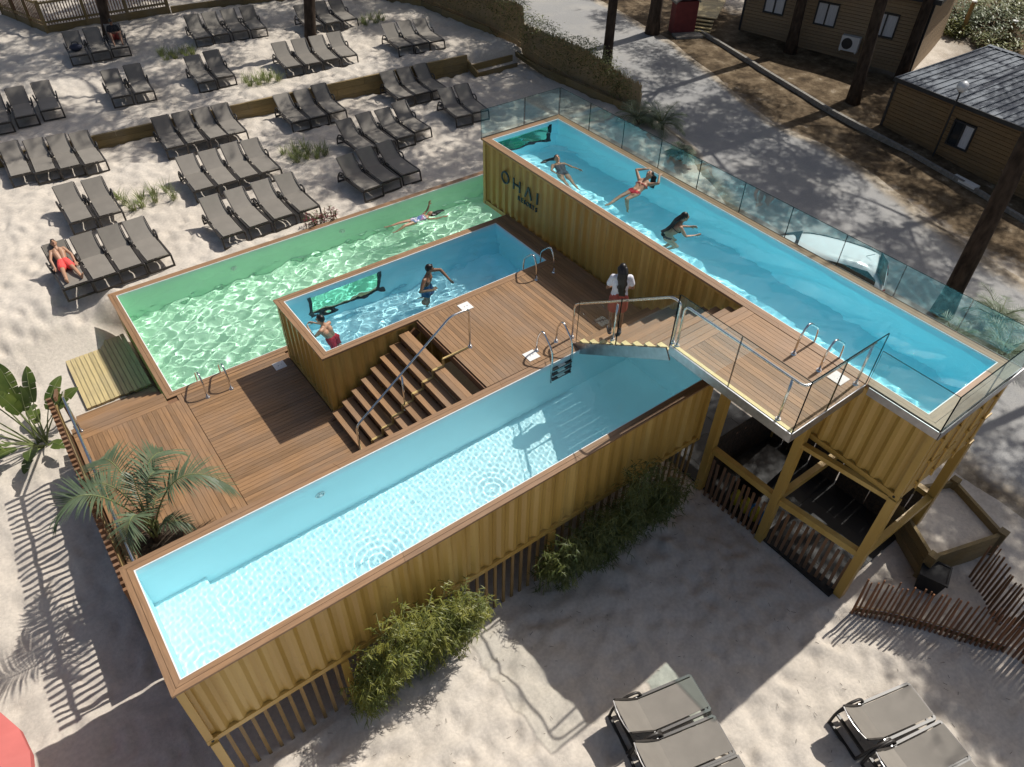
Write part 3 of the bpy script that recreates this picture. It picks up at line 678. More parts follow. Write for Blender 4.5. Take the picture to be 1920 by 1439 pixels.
gpanel(GL, (gx, .115), (gx, 1.38), zU-.06, zU+1.08, z0b=zU-.06-1.27*s_, z1b=zU+1.05-1.27*s_); gpanel(GL, (gx, 1.395), (gx, 2.5), zU-.06-1.285*s_, zU+1.05-1.285*s_, z0b=zU-.06-2.38*s_, z1b=zU+1.02-2.38*s_)
hx = lx+.10
rail('landing_handrail', 'steel handrail turning the front corner of the raised landing', [[(hx, .02, zU+.01), (hx, .02, zU+.88), (hx, ly+.11, zU+.88), (11.16, ly+.11, zU+.88)]],
     [((hx, .02, zU), 0), ((hx, -2.2, zU), .87), ((11.1, ly+.11, zU), .87)], (hx, -1, zU))
rail('landing_stair_handrail', 'steel handrail following the stairs up to the landing', [[(hx, 2.72, zF+.01), (hx, 2.72, zF+.88), (hx, .32, zU+.88), (hx, .12, zU+.88), (hx, .12, zU+.01)]],
     [((hx, 2.72, zF), 0), ((hx, 1.55, zU-ri*5.05), .88), ((hx, .12, zU), 0)], (hx, 2, zF))
# pool ladders
def ladder(label, a, b_, dirn, wall, z, steps=0, h=.62, dep=.55):
    """two bent steel grips from the deck over the rim into the pool"""
    t = empty('pool_ladder', (*a, z), 0, label, 'pool ladder', 'steel pool ladders'); L = Vector((*a, z)); d = Vector((*dirn, 0))
    for p in (a, b_):
        p = Vector((*p, z)); q = MB()
        pts = [p, p+Vector((0,0,h*.62))+d*.02, p+d*.16+Vector((0,0,h)), p+d*(wall-.03)+Vector((0,0,h*.52)), p+d*wall+Vector((0,0,.1)), p+d*wall+Vector((0,0,-dep))]
        q.tube([v-L for v in fil(pts, .13)], .021, 10); o = q.build('grip', M['steel'], t, True); o.cycles.is_caustics_receiver = True
        q = MB(); p -= L; q.cyl(p, .055, .018, 14, .045); q.cyl(p+Vector((0,0,.017)), .034, .02, 12); q.build('flange', M['steel'], t)
    for k in range(steps):
        c = (Vector((*a, 0))+Vector((*b_, 0)))/2+d*wall+Vector((0,0,z-.17-.23*k)); e = Vector((*b_, 0))-Vector((*a, 0))
        q = MB(); q.obox(c-L, e/2*.96, d*.045, (0,0,.014), 0); q.obox(c-L+Vector((0,0,.016)), e/2*.36, d*.035, (0,0,.003), 1); o = q.build('step', [M['dark'], M['plate']], t); o.cycles.is_caustics_receiver = True
ladder('pair of steel ladder grips at the near edge of the green pool', (2.72, 7.34), (3.25, 7.30), (0,1), .68, zG)
ladder('pair of steel ladder grips in shade at the corner of the raised short pool', (10.05, 4.83), (10.57, 4.83), (0,1), .52, zF)
ladder('steel ladder with dark steps into the front pool by the stairs', (8.475, 2.815), (9.0, 2.815), (0,-1), .52, zF, 3, .66, .75)
ladder('pair of steel ladder grips on the landing beside the high pool', (10.88, -1.33), (10.88, -1.86), (1,0), .60, zU)
def cover(label, x, y, z, a=.27):
    t = empty('skimmer_cover', (x, y, z+.004), 0, label, 'skimmer cover', 'white skimmer covers')
    q = MB(); q.box(-a/2, a/2, -a/2, a/2, 0, .008); q.build('plate', M['plate'], t)
    q = MB(); q.cyl((-.03, 0, .008), .014, .002, 8); q.cyl((.05, .01, .008), .014, .002, 8); q.build('finger_hole', M['galv'], t)
cover('white skimmer cover in shade on the lower deck', 4.46, 7.41, zG); cover('white skimmer cover on the deck beside the stair handrail top', 8.11, 4.915, zF)
cover('white skimmer cover beside the ladder of the front pool', 8.29, 2.75, zF); cover('white skimmer cover on the landing by the high pool', 10.98, -2.18, zU)
# ------------------------------------------------------------------ slatted skirt under the front pool
SK = empty('slat_skirt', (5.4, .06, 0), 0, 'ochre upright slats and posts under the front pool', 'slat fence')
x = .30
while x < 10.85:
    q = MB(); q.box(x-5.4, x+.06-5.4, .02, .05, -.1, 1.56); q.build('slat', M['slat'], SK); x += .2055
for x in (.06, 2.27, 4.5, 6.72, 8.9): box1('post', M['yellow'], SK, x-5.4, x+.13-5.4, -.055, .018, -.1, 1.545)
for i in range(54): x = .1+i*.2; box1('light_blocker_board', M['soil'], SK, x-5.4, x+.19-5.4, 2.30, 2.325, -.1, 1.53)  # unseen dark boards added to block light and blacken the gaps between slats
# dark fence between the stilts
IF = empty('picket_fence', (11.1, -2, 0), 0, 'dark chestnut picket fence between the stilts in deep shade', 'fence')
for (a, b_, n) in (((11.0, -.35), (11.05, -1.85), 11), ((11.12, -2.1), (11.3, -3.75), 12), ((11.3, -.1), (13.6, -.1), 16), ((13.72, -.3), (13.72, -3.6), 22)):
    for i in range(n):
        f = (i+.5)/n; x, y = a[0]+(b_[0]-a[0])*f, a[1]+(b_[1]-a[1])*f
        d = Vector((b_[0]-a[0], b_[1]-a[1], 0)).normalized(); q = MB(); h = 1.2+RND.uniform(-.06, .06)
        q.obox((x-11.1, y+2, h/2), d*.03, Vector((-d.y, d.x, 0))*.012, Vector((RND.uniform(-.02, .02), RND.uniform(-.02, .02), h/2))); q.build('picket', M['fence_wood'], IF)
SM_ = empty('painted_shade_floor', (12.6, -1.75, 0), 0, 'near-black floor added under the stilts, painted as deep shade', 'floor', kind='structure')  # added floor; its near-black colour stands in for the shade under the stilts
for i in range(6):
    for j in range(7): box1('shade_tile', M['dark'], SM_, -1.5+i*.45, -1.5+i*.45+.445, -1.98+j*.92, -1.98+j*.92+.915, .005, .05+.004*((i+j) % 2))
for i in range(20): box1('added_shade_board', M['soil'], SM_, 1.08, 1.10, -1.93+i*.19, -1.93+i*.19+(.185 if i % 4 else .16), .0, 1.35+.12*(i % 3))  # both dark board rows are added to keep the stilt space in shade
for i in range(14): box1('added_shade_board', M['soil'], SM_, -1.2+i*.165, -1.2+i*.165+.16, 1.62, 1.64, .0, 1.4)
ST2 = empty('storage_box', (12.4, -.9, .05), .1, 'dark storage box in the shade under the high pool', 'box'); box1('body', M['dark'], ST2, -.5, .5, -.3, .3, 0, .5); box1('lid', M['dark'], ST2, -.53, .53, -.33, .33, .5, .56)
def blob(name, label, cat, loc, r, mat, n=3):
    t = empty(name, loc, 0, label, cat)
    for i in range(n): q = MB(); q.ell((.0, -i*r*1.15, r), (r*.5, r*.55, r), 12, 8); q.ell((0, -i*r*1.15, r*1.95), (r*.16, r*.16, r*.22), 8, 5); q.build('float_lobe', mat, t, True)
blob('toy_float', 'yellow lobed float behind the dark pickets under the landing', 'float', (11.35, -1.0, 0), .24, M['toy_yellow']); blob('toy_float', 'blue lobed float behind the dark pickets under the landing', 'float', (11.38, -1.45, 0), .22, M['toy_blue'], 2)
# ------------------------------------------------------------------ retaining walls
def timber_wall(name, label, pts, z0f, z1f, courses, th=.09, cat='retaining wall'):
    t = empty(name, (*pts[0], z0f(*pts[0])), 0, label, cat); L = t.location
    for a, b_ in zip(pts[:-1], pts[1:]):
        Ln = math.dist(a, b_); n = max(1, round(Ln/2.4)); d = Vector((b_[0]-a[0], b_[1]-a[1], 0)).normalized()
        for c in range(courses):
            off = .5/n if c % 2 else 0
            fs = [0]+[min(1, k/n+off) for k in range(1, n)]+[1] if c % 2 == 0 else [0]+[k/n+off for k in range(n) if k/n+off < 1]+[1]
            for f0, f1 in zip(fs[:-1], fs[1:]):
                P = Vector((a[0]+(b_[0]-a[0])*f0, a[1]+(b_[1]-a[1])*f0, 0)); Q = Vector((a[0]+(b_[0]-a[0])*f1, a[1]+(b_[1]-a[1])*f1, 0))
                def zz(p, k): return z0f(p.x, p.y)+(z1f(p.x, p.y)-z0f(p.x, p.y))*k/courses
                q = MB(); P -= 0*d; nn = Vector((-d.y, d.x, 0))*(th/2+RND.uniform(-.006, .006)); e = d*.004
                q.hexa([Vector((*(v).xy, z))-L for v, z in ((P+e-nn, zz(P,c)+.004), (Q-e-nn, zz(Q,c)+.004), (Q-e+nn, zz(Q,c)+.004), (P+e+nn, zz(P,c)+.004), (P+e-nn, zz(P,c+1)-.004), (Q-e-nn, zz(Q,c+1)-.004), (Q-e+nn, zz(Q,c+1)-.004), (P+e+nn, zz(P,c+1)-.004))]); q.build('plank', M['timber'], t)
    return t
wl = lambda x: WY0+WK*x
timber_wall('retaining_wall', 'long weathered timber retaining wall between the two sand terraces', [(-9, wl(-9)), (18.5, wl(18.5))], lambda x, y: 1.42, lambda x, y: 1.56+min(.75, max(.4, .45+.022*(x-4))), 3)
TS = empty('timber_steps', (19.5, 20.1, 1.5), 0, 'timber framed sand steps up to the back terrace by the hedge', 'steps')
for k in range(3):
    y = 19.75+k*.36; z = .02+.24*k
    q = MB(); q.box(-.9, 1.25, y-20.1, y-20.1+.07, z-.22, z+.15); q.build('riser_board', M['timber'], TS)
    q = MB(); q.box(-.9, 1.25, y-20.1+.072, y-20.1+.4, z-.2, z+.13); q.build('step_fill', M['sand'], TS)
q = MB(); q.beam((-.95, 19.6-20.1, .15), (-.95, 20.7-20.1, .55), .07, .3); q.build('side_board', M['timber_y'], TS)
# back fence: base timbers, posts, pickets
BF = empty('back_fence', (7, 33, 2.3), 0, 'brown picket fence on a timber base at the far edge of the sand', 'fence')
bz = lambda x, y: gz(x, y)-2.3
seg = [((5.1, 33.0), (10.2, 32.5)), ((5.1, 33.0), (4.0, 36.5))]
for a, b_ in seg:
    n = 44 if a[0] < b_[0] else 26; d = Vector((b_[0]-a[0], b_[1]-a[1], 0)); 
    for i in range(n):
        p = Vector((*a, 0))+d*(i+.5)/n; z = bz(p.x, p.y); q = MB(); q.box(p.x-7-.022, p.x-7+.022, p.y-33-.015, p.y-33+.015, z+.3, z+1.25); q.build('picket', M['fence_wood'], BF)
    for f in ((0, .33, .66, 1) if a[0] < b_[0] else (.33, .66, 1)):
        p = Vector((*a, 0))+d*f; z = bz(p.x, p.y); q = MB(); q.box(p.x-7-.06, p.x-7+.06, p.y-33-.09, p.y-33+.03, z-.2, z+1.3); q.build('post', M['timber'], BF)
    for h, w_ in ((.14, .3), (.42, .08), (1.18, .08)):
        p, r_ = Vector((*a, 0)), Vector((*b_, 0)); q = MB(); q.beam((p.x-7, p.y-33-.05, bz(*a)+h), (r_.x-7, r_.y-33-.05, bz(*b_)+h), .06, w_); q.build('rail', M['timber'], BF)
timber_wall('timber_edging', 'low dark timber edging curving along the back of the sand', [(10.3, 32.4), (13.5, 31.8), (16.5, 30.6), (18.9, 28.9), (20.2, 26.6), (20.55, 23.5), (20.95, 20.4), (21.2, 17), (21.4, 13.4)], lambda x, y: gz(x, y)-.25, lambda x, y: gz(x-.2, y-.3)+.28, 2, .1, 'edging')
# chestnut paling fence at lower right, pickets wired together
def paling(label, pts, n, h, lean, mat='picket'):
    t = empty('paling_fence', (*pts[0], 0), 0, label, 'paling fence'); L = t.location; cum = [0]
    for a, b_ in zip(pts[:-1], pts[1:]): cum.append(cum[-1]+math.dist(a, b_))
    tops = []
    for i in range(n):
        s = cum[-1]*(i+.5)/n; k = max(j for j in range(len(cum)-1) if cum[j] <= s); f = (s-cum[k])/(cum[k+1]-cum[k])
        x, y = pts[k][0]+(pts[k+1][0]-pts[k][0])*f, pts[k][1]+(pts[k+1][1]-pts[k][1])*f; d = Vector((pts[k+1][0]-pts[k][0], pts[k+1][1]-pts[k][1], 0)).normalized()
        hh = h*RND.uniform(.9, 1.06); tl = Vector((RND.uniform(-.018, .018)+lean[0], RND.uniform(-.018, .018)+lean[1], 0))*hh; w = RND.uniform(.019, .030)
        p = Vector((x, y, gz(x, y)-.06))-L; q = MB(); q.tube([p, p+tl*.5+Vector((0,0,hh*.55)), p+tl+Vector((0,0,hh))], [w, w, w*.7], 6); q.build('picket', M[mat], t); tops.append((p, tl, hh))
    for f in (.25, .8):
        q = MB(); q.tube([p+tl*f+Vector((0,0,hh*f)) for p, tl, hh in tops], .006, 4); q.build('wire', M['galv'], t)
    return t
paling('orange brown chestnut paling fence with a bottom plank, lower right', [(11.12, -4.2), (11.62, -4.72), (12.29, -5.67), (12.82, -6.47), (13.1, -7.3), (13.2, -8.2)], 50, 1.2, (.02, .05))
paling('dark chestnut paling fence running behind the sandbox at right', [(13.95, -5.15), (13.5, -5.85), (13.05, -6.6), (12.9, -7.3), (12.95, -8.2)], 36, 1.2, (.02, .03), 'fence_wood')
FB = empty('fence_plank', (11.12, -4.2, 0), 0, 'yellow base plank lying along the foot of the paling fence', 'plank')
FB['category'] = 'plank'
pp = [(11.22, -4.2), (11.72, -4.7), (12.36, -5.62), (12.88, -6.45)]
for a, b_ in zip(pp[:-1], pp[1:]): q = MB(); q.beam((a[0]-11.12, a[1]+4.2, .10), (b_[0]-11.12, b_[1]+4.2, .10), .05, .13); q.build('plank', M['slat'], FB)
# sandbox and black crate
SBX = empty('sandbox', (14, -4.6, 0), 0, 'timber framed sandbox beyond the far stilt leg', 'sandbox')
cs = [(13.05, -4.55), (14.78, -5.1), (15.3, -3.75), (13.9, -3.1)]
for i in range(4):
    a, b_ = cs[i], cs[(i+1) % 4]
    for k in range(3): q = MB(); q.beam((a[0]-14, a[1]+4.6, .12+.25*k), (b_[0]-14, b_[1]+4.6, .12+.25*k), .075, .24); q.build('plank', M['timber'], SBX)
    box1('post', M['timber'], SBX, a[0]-14-.09, a[0]-14+.09, a[1]+4.6-.09, a[1]+4.6+.09, -.1, .80)
q = MB(); q.add([(x-14, y+4.6, .55) for x, y in cs], [(0,1,2,3)]); q.build('sand_fill', M['sand'], SBX)
BX = empty('black_crate', (13.0, -4.75, 0), .35, 'black plastic crate standing at the foot of the far stilt leg', 'crate')
q = MB(); q.hexa([(-.2,-.2,0),(.2,-.2,0),(.2,.2,0),(-.2,.2,0),(-.25,-.25,.5),(.25,-.25,.5),(.25,.25,.5),(-.25,.25,.5)]); q.build('bin', M['dark'], BX)
q = MB(); q.box(-.27, .27, -.27, -.23, .47, .52); q.box(-.27, .27, .23, .27, .47, .52); q.box(-.27, -.23, -.23, .23, .47, .52); q.box(.23, .27, -.23, .23, .47, .52); q.build('lip', M['dark'], BX)
# ------------------------------------------------------------------ sun loungers
def make_lounger(deg=39):
    t = empty('sun_lounger', (0,0,0), 0, '-', 'sun lounger')
    hw = .335; ang = math.radians(deg); hb = .20
    for s in (-1, 1):                                      # side rail with rear loop
        x = s*hw
        q = MB(); q.beam((x, -.92, .325), (x, .30, .325), .045, .075); q.build('side_rail', M['resin'], t)
        q = MB(); q.tube(fil([(x, -.90, .34), (x, -.93, .30), (x, -.985, .0)], .05), [.028]*9, 8); q.build('leg', M['resin'], t, True)
        q = MB(); q.tube(fil([(x, .06, .30), (x+s*.035, .16, .50), (x+s*.04, .42, .47), (x+s*.03, .62, .24), (x, .70, .0)], .1), .026, 8); q.build('leg', M['resin'], t, True)
        q = MB(); q.beam((x+s*.03, .30, .33), (x+s*.03, .60, .26), .035, .05); q.build('brace', M['resin'], t)
    for yy_, zz_ in ((-.985, .025), (-.925, .335)): q = MB(); q.beam((-hw, yy_, zz_), (hw, yy_, zz_), .045, .045); q.build('foot_bar', M['resin'], t)
    for yy_, zz_ in ((.69, .03), (.60, .25), (.1, .31)): q = MB(); q.beam((-hw, yy_, zz_), (hw, yy_, zz_), .05, .045); q.build('cross_bar', M['resin'], t)
    q = MB(); w = .285; n = 8                              # seat, slightly dished
    for i in range(n):
        ya, yb_ = -.92+1.12*i/n, -.92+1.12*(i+1)/n
        f = lambda y: .385-.018*math.sin(PI*(y+.92)/1.12)
        q.hexa([(-w,ya,f(ya)-.012),(w,ya,f(ya)-.012),(w,yb_,f(yb_)-.012),(-w,yb_,f(yb_)-.012),(-w,ya,f(ya)),(w,ya,f(ya)),(w,yb_,f(yb_)),(-w,yb_,f(yb_))])
    q.build('seat', M['fabric'], t)
    q = MB(); cy, sy = math.cos(ang), math.sin(ang); ln = .68
    for i in range(8):
        a, b_ = i/8, (i+1)/8
        def P(f, off): y = hb+cy*ln*f; z = .385+sy*ln*f-.03*math.sin(PI*f); return (y-sy*off, z+cy*off)
        wa, wb = w*(1-.02*a), w*(1-.02*b_)
        (y0,z0),(y1,z1),(y2,z2),(y3,z3) = P(a,-.012),P(b_,-.012),P(b_,0),P(a,0)
        q.hexa([(-wa,y0,z0),(wa,y0,z0),(wb,y1,z1),(-wb,y1,z1),(-wa,y3,z3),(wa,y3,z3),(wb,y2,z2),(-wb,y2,z2)])
    bk = q.build('backrest', M['fabric'], t)
    q = MB(); yt, zt = hb+cy*ln, .385+sy*ln
    q.tube([(-w, yt+.004, zt-.004), (-w*.5, yt+.02, zt-.03), (0, yt+.025, zt-.04), (w*.5, yt+.02, zt-.03), (w, yt+.004, zt-.004)], .011, 6); q.build('top_bar', M['fabric_joint'], bk)
    for s in (-1, 1): q = MB(); q.beam((s*.30, hb-.02, .375), (s*.30, yt-.02, zt-.02), .03, .03, (0,-sy,cy)); q.build('back_rail', M['resin'], bk)
    for s in (-1, 1): q = MB(); q.cyl((s*.325, hb, .385), .014, .02, 8); q.build('hinge_bolt', M['fabric_joint'], t)
    return t
ROWS = {
'A':(5.51,29.36,7.08,29.21,3,-7,'in the trio by the far pine and picket fence'),
'B':(10.14,28.38,12.45,28.06,4,-6,'in the farthest four on the back terrace, right of the far pine'),
'C':(1.72,24.63,3.37,24.74,3,-5,'in the trio at the left edge of the back terrace'),
'D':(5.71,24.42,6.48,24.36,2,-5,'in the pair alone mid back terrace, nearest below the far pine trio'),
'E':(8.63,23.92,9.41,23.89,2,-4,'in the pair beside the pale tuft clump on the back terrace'),
'F':(1.53,21.24,3.63,20.85,4,-2,'in the four against the left end of the retaining wall'),
'G':(6.16,20.45,8.27,20.31,4,-2,'in the four against the middle of the retaining wall'),
'H':(5.92,17.09,8.07,17.09,4,-1,'in the second four below the middle of the retaining wall'),
'I':(2.36,17.34,3.12,17.17,2,0,'in the pair left of the grass clump on the lower sand'),
'J':(14.55,26.92,16.14,26.75,3,-5,'in the trio behind the near pine trunk, top edge'),
'K':(11.93,23.29,14.18,23.04,4,-6,'in the four around the foot of the near pine trunk'),
'L':(16.50,22.61,17.92,22.39,3,-5,'in the trio right on the back terrace near the timber steps'),
'M':(14.72,19.72,16.2,19.60,3,-4,'in the shaded trio against the right end of the retaining wall'),
'N':(10.47,19.98,11.94,19.98,3,-3,'in the sunny trio against the retaining wall, below the near pine'),
'O':(15.67,16.99,16.40,17.05,2,-6,'in the pair nearest the high pool glass fence'),
'P':(11.36,16.66,13.66,16.84,4,0,'in the four between the grass clump and the high pool'),
'Q':(10.12,14.23,11.68,14.36,3,2,'in the shaded trio right beside the green pool edge'),
'R':(5.62,14.11,8.01,14.11,4,0,'in the four behind the red flowering plant at the green pool'),
'S':(1.38,14.03,3.49,14.07,4,2,'in the four at the left corner of the green pool'),
'T':(6.43,-3.36,6.07,-4.75,3,75.5,'in the near trio on the front sand, middle bottom'),
'V':(9.56,-5.81,9.20,-7.20,3,75.5,'in the near trio on the front sand, bottom right'),
}
ORD = {2:['left one','right one'], 3:['left one','middle one','right one'], 4:['leftmost one','second from left','third from left','rightmost one']}
ORDT = ['topmost one','second one down','lowest one']
protos = [make_lounger(d_) for d_ in (39, 36, 42.5)]; TREES = [[(c, kids(c)) for c in kids(p_)] for p_ in protos]; used = set(); LPOS = {}
for k, (xa, ya, xb, yb_, n, ang, ph) in ROWS.items():
    for i in range(n):
        f = i/(n-1); x, y = xa+(xb-xa)*f, ya+(yb_-ya)*f
        x += RND.uniform(-.02, .02); y += RND.uniform(-.05, .05); a = math.radians(ang+RND.uniform(-1.5, 1.5))
        head = (ORDT if k in 'TV' else ORD[n])[i]; extra = ''
        if k == 'A': extra = (' with a dark bag', ' left empty', ' with the seated person')[i]
        if k == 'S' and i == 0: extra = ' with the man in coral shorts'
        lab = f'taupe mesh sun lounger{extra}, {head} {ph}'
        w = lab.split()
        if len(w) > 16: lab = ' '.join(f'taupe lounger{extra}, {head} {ph}'.split()[:16])
        z = gz(x, y); gn = 'sun loungers set out in rows on the sand'
        vi = RND.choice((0, 0, 1, 2)) if k+str(i) not in ('S0', 'A2') else 0
        if vi not in used: o = protos[vi]; o.location = (x, y, z); o.rotation_euler.z = a; o['label'] = lab; o['group'] = gn; used.add(vi)
        else: o = copy_tree(protos[vi], TREES[vi], (x, y, z), a, lab, gn)
        LPOS[k, i] = (x, y, z, a)
x, y, z, a = LPOS['A', 0]
bg = empty('bag', (x, y, z+.385), a, 'dark navy bag lying on the first lounger below the far pine', 'bag')
q = MB(); q.ell((0, -.35, .11), (.25, .2, .13), 14, 8); q.build('body', simple('navy bag cloth', (.02, .025, .05), .8), bg, True)
q = MB(); q.tube(fil([(-.13, -.40, .2), (-.1, -.42, .33), (.1, -.42, .33), (.13, -.40, .2)], .08), .014, 6); q.build('strap', M['black_cloth'], bg, True)
# ------------------------------------------------------------------ plants
def blade(q, p, d, L, w, droop, n=3, mi=0, up=Vector((0,0,1))):
    """a tapered bent leaf strip"""
    d = Vector(d).normalized(); s = d.cross(up)
    if s.length < 1e-3: s = d.cross(Vector((1,0,0)))
    s.normalize(); vs = []; c = Vector(p)
    for i in range(n+1):
        f = i/n; ww = w*(1-f)**.6*(min(1, f*4+.5)) if i < n else .0008
        vs += [c-s*ww, c+s*ww]; d = (d-Vector((0,0,droop/n))).normalized(); c = c+d*L/n
    q.add(vs, [(2*i, 2*i+1, 2*i+3, 2*i+2) for i in range(n)], mi)
def frond(name, par, base, az, el, L, mat, nl=34, ll=.42, lw=.016, droop=1.1):
    q = MB(); d = Vector((math.cos(az)*math.cos(el), math.sin(az)*math.cos(el), math.sin(el))); c = Vector(base); pts = [c.copy()]; N = 12; ds = []
    for i in range(N): ds.append(d.copy()); c = c+d*L/N; d = (d-Vector((0,0,droop/N))).normalized(); pts.append(c.copy())
    ds.append(d); q.tube(pts, [.016*(1-.85*i/N)+.002 for i in range(N+1)], 5, 1)
    for i in range(nl):
        f = .16+.84*i/(nl-1); k = min(int(f*N), N-1); t = f*N-k; p = pts[k].lerp(pts[k+1], t); dd = ds[k]; side = dd.cross(Vector((0,0,1))).normalized(); upn = side.cross(dd)
        l = ll*(.45+.9*math.sin(PI*min(1, f*.85+.1)))*RND.uniform(.85, 1.1)
        for s in (-1, 1):
            ld = side*s*.85+dd*(.45+.6*f)+upn*RND.uniform(.15, .45); blade(q, p, ld, l, lw, .55+RND.uniform(-.1, .3), 3)
    return q.build(name, [mat, M['stem']], par)
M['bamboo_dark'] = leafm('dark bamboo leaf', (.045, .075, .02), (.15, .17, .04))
PL = empty('palm', (.62, 4.18, zG), 0, 'feathery green palm growing from a round hole in the lower deck', 'palm')
def frond2(par, base, mid, tip, mat, nl=30, ll=.44, lw=.020):
    base, mid, tip = Vector(base), Vector(mid), Vector(tip); ctl = mid*2-(base+tip)/2; q = MB(); N = 16
    pts = [base*(1-i/N)**2+ctl*2*(i/N)*(1-i/N)+tip*(i/N)**2 for i in range(N+1)]; ds = [(pts[min(i+1, N)]-pts[max(i-1, 0)]).normalized() for i in range(N+1)]
    q.tube(pts, [.017*(1-.85*i/N)+.002 for i in range(N+1)], 5, 1)
    for i in range(nl):
        f = .34+.66*i/(nl-1); k = min(int(f*N), N-1); t = f*N-k; p = pts[k].lerp(pts[k+1], t); dd = ds[k]; side = dd.cross(Vector((0,0,1))).normalized(); upn = side.cross(dd); e = (f-.34)/.66
        l = ll*(.55+.75*math.sin(PI*min(1, e*.8+.12)))*RND.uniform(.85, 1.1)
        for s_ in (-1, 1): blade(q, p, side*s_*.9+dd*(.35+.8*e)+upn*RND.uniform(.05, .35), l, lw, .45+RND.uniform(-.1, .35), 3)
    return q.build('frond', [mat, M['stem']], par)
for mid, tip, nl, ll in (((-.52,.05,1.62),(-1.2,.18,1.38),34,.50), ((-.06,.66,1.4),(-.38,1.42,1.02),30,.42), ((.34,.34,1.42),(.88,.80,1.12),30,.46), ((.72,-.10,1.32),(1.46,-.34,.86),34,.46), ((-.16,-.30,1.15),(-.5,-.66,.72),24,.36), ((.26,-.28,.62),(.6,-.42,.42),18,.26), ((-.22,.24,1.4),(-.72,.72,1.22),26,.40), ((.03,.03,1.0),(.10,.10,1.62),18,.30), ((.24,.10,1.3),(.56,.26,1.3),24,.36), ((.2,.3,.6),(.45,.6,.55),16,.26)):
    frond2(PL, (RND.uniform(-.05, .05), RND.uniform(-.05, .05), .08), mid, tip, M['palm'], nl, ll)
q = MB(); q.tube([(0,0,-.2), (0,0,.1), (.01,0,.24)], [.11, .10, .06], 10); q.build('trunk', M['bark'], PL, True)
for i in range(8): a = i*.8; q = MB(); q.tube([(.05*math.cos(a), .05*math.sin(a), .05), (.13*math.cos(a), .13*math.sin(a), .45)], [.028, .014], 6); q.build('stalk', M['stem'], PL, True)
PH = empty('planting_hole', (.64, 4.1, zG), 0, 'round planting hole with dark soil in the deck under the palm', 'planting hole')
q = MB(); q.cyl((0, 0, .003), .41, .004, 32); q.build('soil', M['soil'], PH)
q = MB(); q.tube([(.42*math.cos(t*PI/16), .42*math.sin(t*PI/16), .004) for t in range(33)], .009, 5, 0, False); q.build('rim', M['fence_wood'], PH)
q = MB()
for i in range(60): a, r_ = RND.uniform(0, 6.28), RND.uniform(.1, .39); q.ell((r_*math.cos(a), r_*math.sin(a), .012), (RND.uniform(.012, .03), RND.uniform(.012, .03), .012), 5, 3)
o = q.build('bark_chips', M['bark'], PH); o['kind'] = 'stuff'
def bigleaf(par, base, az, el, Ls, Lb, wb, seed, roll=0):
    """stalk and a paddle blade with a fold and a few splits"""
    r_ = random.Random(seed); d = Vector((math.cos(az)*math.cos(el), math.sin(az)*math.cos(el), math.sin(el))); c = Vector(base); st = [c.copy()]
    for i in range(5): c = c+d*Ls/5; d = (d-Vector((0,0,.05))).normalized(); st.append(c.copy())
    t = empty('leaf', (0,0,0)); bpy.data.objects.remove(t)
    q = MB(); q.tube(st, [.022, .02, .018, .015, .013, .011], 6, 1); n = 14; pts = [c.copy()]; ds = [d.copy()]
    for i in range(n): d = (d-Vector((0,0,.85/n))).normalized(); c = c+d*Lb/n; pts.append(c.copy()); ds.append(d.copy())
    q.tube(pts, [.010*(1-i/n)+.002 for i in range(n+1)], 5, 1)
    for s in (-1, 1):
        cuts = sorted(r_.sample(range(2, n-1), r_.choice((2, 3, 4)))); sag = r_.uniform(.05, .35)
        for i in range(n):
            def W_(f): return wb*max(.02, math.sin(PI*min(1, .08+f*.92))**.7)
            if i in cuts: sag = r_.uniform(-.05, .55)
            def ed(j): 
                f = j/n; side = ds[j].cross(Vector((0,0,1))).normalized(); u_ = side.cross(ds[j]); side = side*math.cos(roll)+u_*math.sin(roll)
                return pts[j]+side*s*W_(f)+u_*(.25-sag)*W_(f)+ds[j]*.12*W_(f)
            e0, e1 = ed(i), ed(i+1)
            if (i+1) in cuts: e1 = e1.lerp(e0, .12)
            q.add([pts[i], pts[i+1], e1, e0], [(0,1,2,3) if s > 0 else (3,2,1,0)], 0)
    return q.build('leaf', [M['banana'], M['stem']], par)
BN = empty('broad_leaf_plant', (-.72, 9.25, gz(-.72, 9.25)), 0, 'large paddle leaved plant on the sand left of the deck', 'plant')
for i, (az, el, Ls, Lb, wb) in enumerate(((70, 68, 1.0, .85, .19), (95, 72, 1.25, .8, .16), (120, 65, 1.3, .95, .2), (150, 62, 1.35, 1.0, .2), (175, 55, 1.2, .95, .2), (200, 50, 1.0, .9, .2), (40, 60, .8, .85, .14), (15, 55, .75, .75, .14), (-10, 60, .6, .7, .15), (225, 55, .8, .8, .17), (260, 50, .5, .7, .15), (300, 45, .45, .6, .13), (140, 80, 1.0, .7, .18), (110, 50, 1.0, .9, .19), (165, 74, 1.5, .9, .2), (55, 78, .9, .6, .15), (185, 66, 1.5, .9, .18), (240, 35, .4, .6, .13), (190, 35, .6, .7, .15), (90, 40, .5, .7, .15))):
    bigleaf(BN, (.1*math.cos(i), .1*math.sin(i), 0), math.radians(az), math.radians(el), Ls, Lb, wb, i, RND.uniform(-.5, .5))
